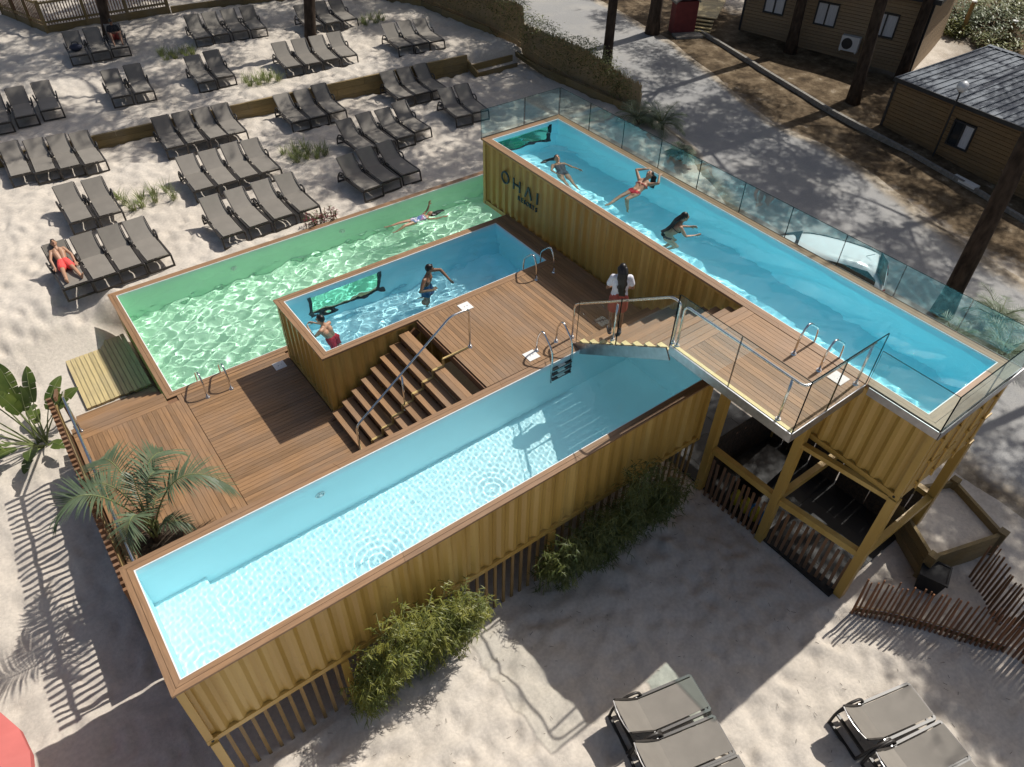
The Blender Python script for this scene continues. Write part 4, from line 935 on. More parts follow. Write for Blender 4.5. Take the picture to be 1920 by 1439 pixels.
def bamboo(label, x0, x1, h, nc, nleaf, y=-.22, dep=.4, seed=1, mat='bamboo'):
    r_ = random.Random(seed); cx = (x0+x1)/2; t = empty('bamboo_bush', (cx, y, 0), 0, label, 'bamboo'); q = MB(); lf = MB(); lim = -y-.04
    for i in range(nc):
        px, py = r_.uniform(x0, x1)-cx, r_.uniform(-dep*.6, dep*.3); hh = h*r_.uniform(.55, 1.05)*(1-.3*abs(px/((x1-x0)/2))**2)*(1+.12*math.sin(px*4.1+seed)); lx_, ly_ = r_.uniform(-.3, .3), r_.uniform(-.42, .0)
        at = lambda f: Vector((px+lx_*f*f, min(lim, py+ly_*f*f), hh*f)); q.tube([at(f) for f in (0, .35, .7, 1)], [.009, .008, .006, .002], 5)
        for j in range(nleaf//9):
            c = at(r_.betavariate(2.6, 1.25)); a = r_.uniform(0, 6.28); d = Vector((math.cos(a), math.sin(a)-.3, r_.uniform(-.1, .6))).normalized(); e = c+d*r_.uniform(.12, .34); e.y = min(e.y, lim); q.tube([c, e], .003, 3)
            for k in range(9):
                p = c.lerp(e, r_.uniform(.25, 1.1)); p.y = min(p.y, lim); b_ = r_.uniform(0, 6.28); blade(lf, p, d*.7+Vector((math.cos(b_), math.sin(b_), r_.uniform(-.9, .3))), r_.uniform(.08, .16), r_.uniform(.008, .014), r_.uniform(.4, 1.3), 2)
    q.build('stems', M['stem'], t); o = lf.build('foliage', M[mat], t); o['kind'] = 'stuff'
    return t
bamboo('sunlit yellow green bamboo bush against the slats of the front pool', 2.3, 4.9, 2.55, 84, 150, y=-.17, dep=.25, seed=3)
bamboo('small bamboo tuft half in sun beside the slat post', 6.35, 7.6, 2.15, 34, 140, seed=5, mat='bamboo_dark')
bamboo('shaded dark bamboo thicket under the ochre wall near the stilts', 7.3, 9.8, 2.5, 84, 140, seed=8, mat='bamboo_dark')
def tufts(centre, n, sp, label, cols):
    cx, cy = centre
    for i in range(n):
        x = cx+(i % cols-(cols-1)/2)*sp+RND.uniform(-.08, .08); y = cy+(i//cols-.5)*sp*1.1+RND.uniform(-.08, .08); q = MB()
        for k in range(46):
            a = RND.uniform(0, 6.28); blade(q, (RND.gauss(0, .05), RND.gauss(0, .05), -.02), (math.cos(a)*.38, math.sin(a)*.38, 1), RND.uniform(.26, .55), .011, RND.uniform(.3, 1.2), 3)
        o = q.build('grass_tuft', M['grass']); o.location = (x, y, gz(x, y)+.01); tag(o, label, 'grass tuft', label.split(' in ')[-1])
tufts((4.35, 17.1), 9, .42, 'small green grass tuft in the clump beside the lounger pair on lower sand', 4)
tufts((9.7, 17.0), 11, .36, 'pale dry grass tuft in the clump between two lounger fours', 4)
tufts((10.5, 22.65), 8, .34, 'small grass tuft in the clump on the edge above the retaining wall', 4)
tufts((8.8, 27.0), 9, .38, 'pale yellow grass tuft in the clump right of the seated person', 4)
tufts((17.2, 25.9), 6, .42, 'thin grass tuft in the clump left of the hedge', 3)
RF = empty('flowering_plant', (8.2, 12.85, 1.5), 0, 'red leaved flowering plant on the edge of the green pool', 'plant'); q = MB(); st = MB()
for i in range(34):
    a = RND.uniform(0, 6.28); p = Vector((RND.uniform(-.5, .5), RND.uniform(-.14, .12), 0)); tp = p+Vector((math.cos(a)*.12, math.sin(a)*.1-.06, RND.uniform(.28, .55))); st.tube([p, tp], .006, 4)
    for k in range(12): f = RND.uniform(.35, 1.05); b_ = RND.uniform(0, 6.28); blade(q, p.lerp(tp, f), (math.cos(b_), math.sin(b_), .5), RND.uniform(.07, .13), .018, .6, 2, 0 if RND.random() < .62 else 1)
st.build('stems', M['stem'], RF); q.build('leaves', [M['redleaf'], M['shrub']], RF)
for i, (x, y, n, L, lab) in enumerate(((21.6, 11.9, 24, 1.0, 'spiky cycad by the end of the bamboo screen'), (21.0, 12.6, 16, .85, 'smaller spiky cycad seen through the glass fence'), (20.9, 10.2, 12, .5, 'low spiky plant behind the glass beside the track'),
        (22.2, -1.2, 18, 1.15, 'bushy palm clump at the right edge behind the glass'), (21.0, -2.0, 16, 1.1, 'palm clump behind the glass at the front right'), (20.3, -.9, 12, .9, 'low palm behind the glass at the foot of the leaning pine'))):
    t = empty('small_palm', (x, y, gz(x, y)), 0, lab, 'palm')
    for k in range(n): frond('frond', t, (0, 0, .15), k*2.4, math.radians(25+50*((k*37) % 10)/10), L*RND.uniform(.75, 1.1), M['palm'], 20, .3, .012, 1.3)
    q = MB(); q.tube([(0,0,-.1), (0,0,.22)], [.13, .09], 8); q.build('trunk', M['bark'], t)
# bamboo screen with hedge growing through it
HG = empty('bamboo_screen', (21.3, 16, 1.3), 0, 'bamboo cane screen overgrown by a hedge along the track', 'screen'); q = MB(); n = 0; q3 = MB()
hp = [(21.75, 13.3), (21.62, 17), (21.25, 21), (20.9, 26.5), (20.2, 30)]; lv = MB()
for a, b_ in zip(hp[:-1], hp[1:]):
    m_ = int(math.dist(a, b_)/.034)
    for i in range(m_):
        f = (i+.5)/m_; x, y = a[0]+(b_[0]-a[0])*f, a[1]+(b_[1]-a[1])*f; z = gz(x-.6, y)-.25-1.3; h = 1.30+.45*float(sm(13.5, 17, y))+RND.uniform(-.07, .07); w = RND.uniform(.010, .016)
        q.hexa([(x-21.3-w, y-16-w, z), (x-21.3+w, y-16-w, z), (x-21.3+w, y-16+w, z), (x-21.3-w, y-16+w, z), (x-21.3-w, y-16-w, z+h), (x-21.3+w, y-16-w, z+h), (x-21.3+w, y-16+w, z+h), (x-21.3-w, y-16+w, z+h)])
    for i in range(int(math.dist(a, b_)*700)):
        f = RND.random(); x, y = a[0]+(b_[0]-a[0])*f, a[1]+(b_[1]-a[1])*f
        if y < 13.3+1.1*RND.random() or vnoise(np.array([y*1.0]), np.array([f*2.]), .9, 4)[0] < -.40: continue
        z = gz(x-.6, y)-1.55; hh = RND.betavariate(2.8, 1.2)*(1.3+.75*float(sm(13.5, 17, y)))+.1+.15*math.sin(y*1.7); a2 = RND.uniform(0, 6.28)
        blade(lv, (x-21.3+RND.gauss(.0, .21), y-16, z+hh), (math.cos(a2), math.sin(a2), RND.uniform(-.2, .7)), RND.uniform(.08, .16), .028, .5, 2)
o = q.build('canes', M['cane'], HG); o['kind'] = 'stuff'; o = lv.build('hedge_foliage', M['hedge'], HG); o['kind'] = 'stuff'
q = MB(); q.cyl((.43, -2.72, -.6), .045, 1.6, 8); q.build('end_post', M['cane'], HG)
for z in (.35, 1.05):
    q = MB(); q.tube([(x-21.3-.03, y-16, gz(x-.6, y)-1.55+z) for x, y in hp], .015, 5); q.build('rail', M['cane'], HG)
# ------------------------------------------------------------------ pines
def crown_mesh(seed, R_, H, nb_, nt_):
    r_ = random.Random(seed); q = MB(); 
    for b_ in range(nb_):
        a = r_.uniform(0, 6.28); rr = R_*math.sqrt(r_.uniform(.04, 1)); zc = H*(r_.random()*(1-.5*(rr/R_)**2)); c = Vector((rr*math.cos(a), rr*math.sin(a), zc)); s = r_.uniform(.45, .95)
        for i in range(nt_):
            p = c+Vector((r_.gauss(0, s*.55), r_.gauss(0, s*.55), r_.gauss(0, s*.25)))
            for k in range(5):
                a2 = r_.uniform(0, 6.28); d = Vector((math.cos(a2), math.sin(a2), r_.uniform(-.1, .9))); blade(q, p, d, r_.uniform(.18, .36), .030, .25, 1)
    me = bpy.data.meshes.new('pine_crown'); me.from_pydata(q.v, [], q.f); me.materials.append(M['needle']); return me
def limb_mesh(seed, R_, H):
    r_ = random.Random(seed); q = MB()
    for b_ in range(6):
        a = b_*2.4+r_.uniform(-.3, .3); rr = R_*r_.uniform(.5, .95); z0 = H*(.05+.6*b_/6)-.6; z1 = z0+1.0+r_.uniform(0, .8); p1 = Vector((rr*math.cos(a), rr*math.sin(a), z1)); q.tube([(0,0,z0), Vector((0,0,z0)).lerp(p1, .5)-Vector((0,0,.15)), p1], [.06, .04, .012], 5)
    me = bpy.data.meshes.new('pine_limbs'); me.from_pydata(q.v, [], q.f); me.materials.append(M['bark']); return me
CR = [(crown_mesh(s, 3.0, 3.2, 42, 62), limb_mesh(s, 3.0, 3.4)) for s in (1, 2, 3)]
PINES = [  # x, y, crown dx, dy, crown height, trunk radius, crown scale, label
 (7.1, 30.9, 1.6, .2, 11.5, .22, 1.35, 'dark pine trunk rising beside the far trio of loungers'),
 (13.42, 24.4, 2.4, 1.0, 12.0, .24, 1.55, 'dark pine trunk standing among loungers on the back terrace'),
 (23.45, 17.1, .6, .6, 12.5, .21, 1.55, 'straight pine trunk between the hedge and the track'),
 (28.77, 19.7, 1.0, .6, 12.5, .30, 1.45, 'thick pine trunk beside the red rendered cabinet'),
 (21.34, -.05, 3.4, 1.7, 13.0, .27, .85, 'leaning dark pine trunk beyond the glass fence at right'),
 (30.95, 9.85, .5, .9, 12.5, .26, 1.35, 'thick pine trunk in front of the first cabin by the condenser'),
 (32.95, 14.75, .6, .8, 12.5, .25, 1.4, 'pine trunk in front of the left part of the first cabin'),
 (34.78, 10.1, .8, .5, 12.5, .24, 1.2, 'pine trunk at the right corner of the first cabin'),
]
EXTRA = [((19.5, 34.5), .3, -2.5, 1.5), ((11.0, 37), 2.5, -2.6, 1.4), ((33, 29), -2, -2, 1.5), ((29.5, -5.5), -5.2, 3.8, 1.35), ((27.5, -9.5), -2, 3.5, 1.3), ((24.5, -8.5), -.8, .9, 1.1), ((44, 6), -3, 0, 1.5), ((46, 22), -3, 0, 1.5), ((3, 40), 0, 0, 1.3), ((28, 35), -2.5, -3, 1.5), ((36, 2), -2, 2, 1.3), ((20.6, -10.8), 0, 0, .8)]
EL = 'tall pine standing outside the picture whose crown shades the ground'
for i, ((x, y), dx, dy, sc) in enumerate(EXTRA): PINES.append((x, y, dx, dy, RND.uniform(11.5, 13.5), .22, sc, EL))
for i, (x, y, dx, dy, h, r_, sc, lab) in enumerate(PINES):
    z = gz(x, y)-.15; t = empty('pine_tree', (x, y, z), 0, lab, 'pine tree', 'pine trees'); q = MB(); n = 14; pts = []; rs = []
    for k in range(n+1):
        f = k/n; e_ = 2.6 if i == 4 else 1.0; pts.append((dx*f**e_+.10*math.sin(3.1*f+i)*f, dy*f**e_+.1*math.cos(4*f+i)*f, (h+2.2)*f)); rs.append(r_*(1.25 if k == 0 else 1.0-.62*f)*(1+RND.uniform(-.04, .04)))
    q.tube(pts, rs, 14)
    for k in range(7):
        f = RND.uniform(.25, .8); j = min(int(f*n), n-1); p = Vector(pts[j]); a = RND.uniform(0, 6.28); l = rs[j]+RND.uniform(.08, .3); q.tube([p, p+Vector((math.cos(a)*l, math.sin(a)*l, .12))], [.035, .015], 5)
    q.build('trunk', M['bark'], t, True)
    me, ml = CR[i % 3]; o = link('crown', me, t); o.location = (dx*.93, dy*.93, h-.6); o.scale = (sc,)*3; o.rotation_euler.z = i*1.7
    o = link('limbs', ml, t); o.location = (dx*.93, dy*.93, h-.6); o.scale = (sc,)*3; o.rotation_euler.z = i*1.7
# ------------------------------------------------------------------ cabins
def cabin(name, label, p0, p1, h, depth, wins, mat, roofm, pitch=.25, over=.25, tall=True):
    """p0->p1 is the wall that faces the pools"""
    p0, p1 = Vector((*p0, 0)), Vector((*p1, 0)); z = min(gz(*p0.xy), gz(*p1.xy))-.1; t = empty(name, (p0.x, p0.y, z), 0, label, 'cabin'); d = (p1-p0); L = d.length; d.normalize(); nb_ = Vector((-d.y, d.x, 0))
    if nb_.dot(p0-CAM) < 0: nb_ = -nb_                     # away from the viewer
    Pt = lambda u, v, w: d*u+nb_*v+Vector((0,0,w))
    hb = .145; nz = int(h/hb)
    for k in range(nz):                                    # cladding boards: four walls, openings left free
        z0, z1 = k*hb, min((k+1)*hb, h)
        segs = [(0, L)]
        for (u, w, wz, wh) in wins:
            if z1 > wz+.01 and z0 < wz+wh-.01: segs = [s for a, b_ in segs for s in ((a, min(b_, u)), (max(a, u+w), b_)) if s[1]-s[0] > .02]
        for a, b_ in segs:
            q = MB(); q.obox(Pt((a+b_)/2, .03+.004*(k % 2), (z0+z1)/2), d*((b_-a)/2), nb_*.02, (0,0,(z1-z0)/2-.006)); q.build('cladding_board', mat, t)
        q = MB(); q.obox(Pt(L-.03, depth/2+.05, (z0+z1)/2), d*.02, nb_*(depth/2-.03), (0,0,(z1-z0)/2-.006)); q.build('cladding_board', mat, t)
        q = MB(); q.obox(Pt(.03, depth/2+.05, (z0+z1)/2), d*.02, nb_*(depth/2-.03), (0,0,(z1-z0)/2-.006)); q.build('cladding_board', mat, t)
    q = MB(); q.obox(Pt(L/2, depth/2+.06, h/2), d*(L/2-.06), nb_*(depth/2-.02), (0,0,h/2)); q.build('wall_core', mat, t)
    for u in (-.0, L): q = MB(); q.obox(Pt(u, .03, h/2), d*.05, nb_*.05, (0,0,h/2)); q.build('corner_trim', M['anthracite'], t)
    for (u, w, wz, wh) in wins:
        q = MB(); f = .06
        for a, b_, c, e in ((u, u+f, wz, wz+wh), (u+w-f, u+w, wz, wz+wh), (u+f, u+w-f, wz, wz+f), (u+f, u+w-f, wz+wh-f, wz+wh), (u+w/2-.03, u+w/2+.03, wz+f, wz+wh-f)): q.obox(Pt((a+b_)/2, .008, (c+e)/2), d*((b_-a)/2), nb_*.045, (0,0,(e-c)/2))
        fr = q.build('window', M['anthracite'], t)
        for s in (0, 1):
            a, b_ = (u+f, u+w/2-.03) if s == 0 else (u+w/2+.03, u+w-f)
            q = MB(); q.obox(Pt((a+b_)/2, .03, wz+wh/2), d*((b_-a)/2), nb_*.004, (0,0,wh/2-f)); q.build('pane', M['curtain'] if (s or len(wins) > 1) else M['winglass'], fr)
    return t, Pt, L, nb_, d
K1, P1, L1, n1, d1 = cabin('cabin', 'large ochre timber cabin with three windows behind the pines', (33.0, 17.9), (35.43, 10.12), 3.2, 6.0, [(.95, 1.0, 1.5, 1.0), (3.4, 1.0, 1.45, 1.0), (5.95, 1.05, 1.5, 1.0)], M['cabin'], M['anthracite'])
q = MB(); o0 = .3
q.obox(P1(L1/2, 3.0, 3.32), d1*(L1/2+.3), n1*3.35, (0,0,.1)); q.build('roof', M['anthracite'], K1)
K2, P2, L2, n2, d2 = cabin('cabin', 'small timber cabin with grey ribbed metal roof and one window', (30.35, 8.05), (29.75, .6), 2.35, 5.6, [(2.75, .88, .88, .95)], M['cabin2'], M['roof'])
zr0, zr1 = 2.42, 2.62
def slope(u0, u1, v0, v1, z0, z1, th=.05): q = MB(); q.hexa([P2(u0,v0,z0-th), P2(u1,v0,z0-th), P2(u1,v1,z1-th), P2(u0,v1,z1-th), P2(u0,v0,z0), P2(u1,v0,z0), P2(u1,v1,z1), P2(u0,v1,z1)]); return q
rf = slope(-.06, L2+.2, -.10, 5.8, zr0, zr1).build('roof', M['roof'], K2)
u = -.02
while u < L2+.2:
    q = MB(); a, b_ = P2(u, -.11, zr0+.02), P2(u, 5.78, zr1+.02); q.beam(a, b_, .05, .045); q.build('roof_rib', M['roof'], rf); u += .31
q = MB(); q.beam(P2(-.08, 5.82, zr1+.03), P2(L2+.22, 5.82, zr1+.03), .24, .03); q.build('ridge_cap', M['roof'], rf)
q = MB(); q.beam(P2(-.08, -.13, zr0-.04), P2(L2+.2, -.13, zr0-.04), .05, .15); q.build('eave_trim', M['anthracite'], K2)
for u in (2.45, 5.3): q = MB(); q.obox(P2(u, .0, 1.17), d2*.03, n2*.02, (0,0,1.15)); q.build('cover_strip', M['cabin2'], K2)
# air conditioner on the first cabin
AC = empty('air_conditioner', tuple(K1.location+P1(5.35, -.25, .75)), math.atan2(d1.y, d1.x), 'white outdoor air conditioner unit on the first cabin wall', 'air conditioner')
q = MB(); q.box(-.4, .4, -.14, .14, 0, .62); q.build('casing', M['acwhite'], AC)
sgn = -1 if (Matrix.Rotation(math.atan2(d1.y, d1.x), 3, 'Z') @ Vector((0,-1,0))).dot(n1) < 0 else 1
q = MB(); q.tube([(-.1, sgn*.145, .31), (-.1, sgn*.152, .31)], .24, 20); q.build('fan_grille', M['anthracite'], AC)
q = MB(); q.box(-.38, -.32, -.12, .22, -.06, -.002); q.box(.32, .38, -.12, .22, -.06, -.002); q.build('bracket', M['acwhite'], AC)
# walkway and its steps in front of the first cabin
WK_ = empty('wooden_walkway', (31.2, 19.6, 1.45), 0, 'pale timber walkway with notched steps left of the first cabin', 'walkway', kind='structure')
for i in range(16):
    f = i/16; q = MB(); x = .2+f*2.6; y = -.5+f*1.7; q.obox((x, y, .5), Vector((.085, .056, 0))*.93, Vector((-.42, .65, 0)), (0,0,.02)); q.build('board', M['pine_deck'], WK_)
for i in range(5):
    q = MB(); q.obox((-.05-.17*i, -.55-.11*i, .4-.1*i), Vector((.09, .058, 0)), Vector((-.42, .65, 0)), (0,0,.02)); q.build('step_board', M['pine_deck'], WK_)
q = MB(); q.cyl((-.1, .8, -.3), .06, 2.4, 8); q.build('post', M['slat'], WK_)
RB = empty('red_cabinet', (30.2, 19.15, gz(30.2, 19.15)), math.radians(-25), 'dark red rendered cabinet with curved white top by the pine', 'cabinet')
q = MB(); q.box(-.55, .55, -.3, .3, 0, 1.45); q.build('body', M['redpaint'], RB)
q = MB(); n = 10
for i in range(n):
    f0, f1 = i/n, (i+1)/n; zz = lambda f: 1.46+.22*math.sin(PI*f)**1.0+.05*math.sin(3*PI*f)
    x0, x1 = -.62+1.24*f0, -.62+1.24*f1; q.hexa([(x0,-.36,zz(f0)-.09),(x1,-.36,zz(f1)-.09),(x1,.36,zz(f1)-.09),(x0,.36,zz(f0)-.09),(x0,-.36,zz(f0)),(x1,-.36,zz(f1)),(x1,.36,zz(f1)),(x0,.36,zz(f0))])
q.build('cap', M['kerb'], RB); q = MB(); q.box(-.6, .75, -.95, -.32, 0, .1); q.build('base_slab', M['kerb'], RB)
LP = empty('globe_lamp', (29.85, 5.42, gz(29.85, 5.42)), 0, 'white globe lamp on a thin post before the grey roofed cabin', 'lamp')
q = MB(); q.tube([(0,0,-.1), (0,0,2.48)], .032, 8); q.build('post', M['anthracite'], LP); q = MB(); q.ell((0,0,2.66), .2, 20, 12); q.build('globe', M['globe'], LP, True); q = MB(); q.cyl((0,0,2.45), .07, .05, 12); q.build('collar', M['anthracite'], LP)
WB = empty('white_slab', (28.9, 3.6, gz(28.9, 3.6)), math.radians(80), 'pale slab lying by the wall of the grey roofed cabin', 'slab')
q = MB(); q.box(-.5, .5, -.16, .16, .1, .18); q.build('top', M['plate'], WB); q = MB(); q.box(-.45, -.35, -.12, .12, -.05, .1); q.box(.35, .45, -.12, .12, -.05, .1); q.build('foot', M['kerb'], WB)
VN = empty('white_caravan', (45.2, 6.6, -.2), .1, 'white roof of a caravan just visible behind the grey roof', 'caravan')
q = MB(); q.box(-3, 3, -1.2, 1.2, .5, 2.4); q.build('body', M['acwhite'], VN); q = MB(); q.box(-3.05, 3.05, -1.25, 1.25, 2.4, 2.5); q.build('roof', M['globe'], VN); q = MB(); q.box(-2, -1, -1.22, -1.19, 1.3, 1.9); q.build('window', M['winglass'], VN)
def shrub(x, y, r_, h, lab, mat='shrub', n=700):
    z = float(Z[np.abs(xs-x).argmin(), np.abs(ys-y).argmin()]); t = empty('shrub', (x, y, z), 0, lab, 'shrub'); q = MB(); st = MB()
    for i in range(9): a = i*.7; st.tube([(0,0,-.1), (r_*.6*math.cos(a), r_*.6*math.sin(a), h*.7)], [.03, .01], 5)
    for i in range(n):
        a = RND.uniform(0, 6.28); rr = r_*math.sqrt(RND.random()); zz = h*RND.random()**.7*(1-.6*(rr/r_)**2)*(1+.3*math.sin(3*a)); b_ = RND.uniform(0, 6.28)
        blade(q, (rr*math.cos(a), rr*math.sin(a), zz), (math.cos(b_), math.sin(b_), RND.uniform(-.2, .9)), RND.uniform(.14, .32), .05, .5, 2)
    st.build('stems', M['bark'], t); o = q.build('foliage', M[mat], t); o['kind'] = 'stuff'
for i, (x, y, r_, h, lab, mt) in enumerate(((42.2, 11.9, .8, .6, 'light green shrub beside the wooden post on the slope', 'bamboo'), (43.6, 10.6, 1.6, 1.0, 'wide olive shrub right of the wooden post on the slope', 'shrub'), (47.6, 10.6, 1.3, 1.6, 'tall dark shrub at the top right corner', 'hedge'), (43.4, 12.4, 1.3, .8, 'olive shrub behind the wooden post on the slope', 'shrub'), (42.6, 9.9, 1.2, .6, 'low grey green shrub behind the grey roof', 'hedge'), (45.4, 11.4, 1.5, .6, 'brownish low shrub high on the slope', 'hedge'), (46.6, 9.4, 1.3, 1.1, 'yellow green shrub at the right edge of the slope', 'bamboo'))): shrub(x, y, r_, h, lab, mt)
for i, (x, y, h) in enumerate(((42.3, 11.55, 1.5), (43.2, 9.7, .7))):
    z = float(Z[np.abs(xs-x).argmin(), np.abs(ys-y).argmin()]); t = empty('wooden_post', (x, y, z), 0, ('tall', 'short')[i]+' wooden post with a white cap on the scrubby slope', 'post'); q = MB(); q.tube([(0,0,-.2), (0,0,h)], [.12, .1], 8); q.build('shaft', M['slat'], t); q = MB(); q.cyl((0,0,h), .13, .06, 10); q.build('cap', M['plate'], t)
# ------------------------------------------------------------------ parked car
CA = empty('parked_car', (18.98, 3.05, gz(18.98, 3.05)+.02), math.atan2(.457, .89), 'white hatchback parked behind the glass of the high pool', 'car')
def carbody():
    # stations along y (front +): y, half width low, half width shoulder, shoulder z, roof half width, roof z
    st = [(-2.05,.70,.74,.62,.70,.80),(-1.95,.82,.84,.78,.70,1.02),(-1.72,.86,.86,.90,.60,1.30),(-1.45,.87,.865,.93,.56,1.42),(-.9,.875,.87,.94,.58,1.475),(-.2,.88,.875,.94,.60,1.49),(.35,.88,.875,.93,.60,1.46),(.75,.88,.87,.92,.56,1.34),(1.15,.88,.86,.91,.60,1.10),(1.4,.87,.85,.88,.66,.94),(1.75,.84,.81,.78,.62,.83),(2.0,.74,.70,.62,.5,.68)]
    vs = []; n = 13
    for y, wl_, ws, zs, wr, zr in st:
        pr_ = [(wl_*.9,.24),(wl_,.36),(ws+.01,zs*.72),(ws,zs),(wr+(ws-wr)*.45,zs+(zr-zs)*.52),(wr,zr-.035),(wr*.55,zr)]
        full = pr_+[(0, zr+.012)]+[(-a, b_) for a, b_ in reversed(pr_)]
        vs.append([(a, y, b_) for a, b_ in full])
    n = len(vs[0]); V_ = [v for r_ in vs for v in r_]; F_ = []
    for i in range(len(vs)-1):
        for k in range(n-1): F_.append((i*n+k, i*n+k+1, (i+1)*n+k+1, (i+1)*n+k))
    F_.append(tuple(range(n-1, -1, -1))); F_.append(tuple((len(vs)-1)*n+k for k in range(n)))
    return vs, V_, F_
vs_, V_, F_ = carbody()
q = MB(); q.add(V_, F_); o = q.build('body', M['car'], CA, True); md = o.modifiers.new('round', 'SUBSURF'); md.levels = md.render_levels = 1
def cpatch(name, mat, quads, off=.012):
    q = MB()
    for pts in quads:
        P_ = [Vector(p) for p in pts]; nn = (P_[1]-P_[0]).cross(P_[-1]-P_[0]).normalized()
        if nn.dot((P_[0]+P_[2])/2-Vector((0, 0, .7))) < 0: nn = -nn
        q.add([p+nn*off for p in P_], [tuple(range(len(P_)))])
    return q.build(name, mat, CA)
for s in (-1, 1):
    S_ = lambda i, k: tuple((v if j else v*s) for j, v in enumerate(vs_[i][k]))
    mid = lambda a, b_, f: tuple(a[j]+(b_[j]-a[j])*f for j in range(3))
    quads = [(mid(S_(i,3),S_(i,4),.22), mid(S_(i+1,3),S_(i+1,4),.22), mid(S_(i+1,4),S_(i+1,5),.72), mid(S_(i,4),S_(i,5),.72)) for i in (3, 4, 5, 6)]
    quads.append((mid(S_(2,3),S_(2,4),.6), mid(S_(3,3),S_(3,4),.22), mid(S_(3,4),S_(3,5),.72), mid(S_(2,4),S_(2,5),.3)))
    cpatch('side_window', M['carglass'], quads, .02)
    cpatch('taillight', M['taillight'], [((s*.84,-1.86,.66), (s*.50,-2.05,.68), (s*.48,-2.02,.86), (s*.66,-1.96,.94), (s*.86,-1.78,.90))], .035)
    q = MB(); q.ell((s*.97, .62, .98), (.10, .06, .07), 10, 6); q.build('mirror', M['car'], CA, True)
    for y in (-1.25, 1.3):
        q = MB(); q.tube([(s*.68, y, .31), (s*.88, y, .31)], .31, 20); w_ = q.build('wheel', M['tyre'], CA); q = MB(); q.tube([(s*.86, y, .31), (s*.89, y, .31)], .2, 14); q.build('rim', M['galv'], w_)
cpatch('rear_window', M['carglass'], [((.66,-1.95,1.02), (-.66,-1.95,1.02), (-.54,-1.66,1.36), (.54,-1.66,1.36))], .02)
cpatch('windscreen', M['carglass'], [((.70,1.12,1.04), (-.70,1.12,1.04), (-.56,.52,1.40), (.56,.52,1.40))], .035)
cpatch('number_plate', M['plate'], [((.26,-2.06,.62), (-.26,-2.06,.62), (-.26,-2.05,.73), (.26,-2.05,.73))], .02)
q = MB(); q.tube([(0, -1.3, 1.44), (0, -1.5, 1.56)], .008, 5); q.build('aerial', M['dark'], CA)
# ------------------------------------------------------------------ red parasol at the lower left corner
PS = empty('parasol', (-3.75, 1.15, 0), 0, 'coral red parasol canopy cut by the lower left corner', 'parasol')
zc = 2.15; n = 16; R_ = 1.75
for i in range(8):
    q = MB(); rows = 5
    for k in range(rows):
        for j in range(3):
            def P_(f, a): a = 2*PI*(i+a/3)/8; return (R_*f*math.cos(a), R_*f*math.sin(a), zc+.62*(1-f**1.6))
            q.add([P_(k/rows, j), P_((k+1)/rows, j), P_((k+1)/rows, j+1), P_(k/rows, j+1)], [(0,1,2,3)])
    for j in range(3):
        a0, a1 = 2*PI*(i+j/3)/8, 2*PI*(i+(j+1)/3)/8; q.add([(R_*math.cos(a0), R_*math.sin(a0), zc), (R_*math.cos(a0), R_*math.sin(a0), zc-.14), (R_*math.cos(a1), R_*math.sin(a1), zc-.14), (R_*math.cos(a1), R_*math.sin(a1), zc)], [(0,1,2,3)])
    q.build('canopy_panel', M['redcanvas'], PS, True)
for i in range(8): a = 2*PI*i/8; q = MB(); q.tube([(0,0,zc+.56), (R_*.98*math.cos(a), R_*.98*math.sin(a), zc-.02)], .012, 5); q.build('rib', M['acwhite'], PS)
q = MB(); q.tube([(0,0,-.1), (0,0,zc+.62)], .03, 10); q.build('pole', M['acwhite'], PS); q = MB(); q.ell((0,0,zc+.66), .05, 8, 6); q.build('finial', M['redcanvas'], PS); q = MB(); q.cyl((0,0,.1), .3, .08, 20); q.build('base', M['kerb'], PS)
# needle litter and twigs on the sand
q = MB()
for i in range(620):
    x, y = (RND.uniform(-2.5, 13), RND.uniform(-7.5, 0)) if i < 520 else (RND.uniform(0, 21), RND.uniform(12.8, 30))
    if i >= 520 and RND.random() < .4: x = RND.uniform(14.5, 21)
    ix, iy = np.searchsorted(xs, x), np.searchsorted(ys, y); z = float(Z[ix, iy])+.012; a = RND.uniform(0, 6.28); l = RND.uniform(.012, .045); q.beam((x-l*math.cos(a), y-l*math.sin(a), z), (x+l*math.cos(a), y+l*math.sin(a), z+.01), .005, .004)
tag(q.build('twigs', M['bark']), 'scattered pine twigs and needles on the sand', 'litter', kind='stuff')
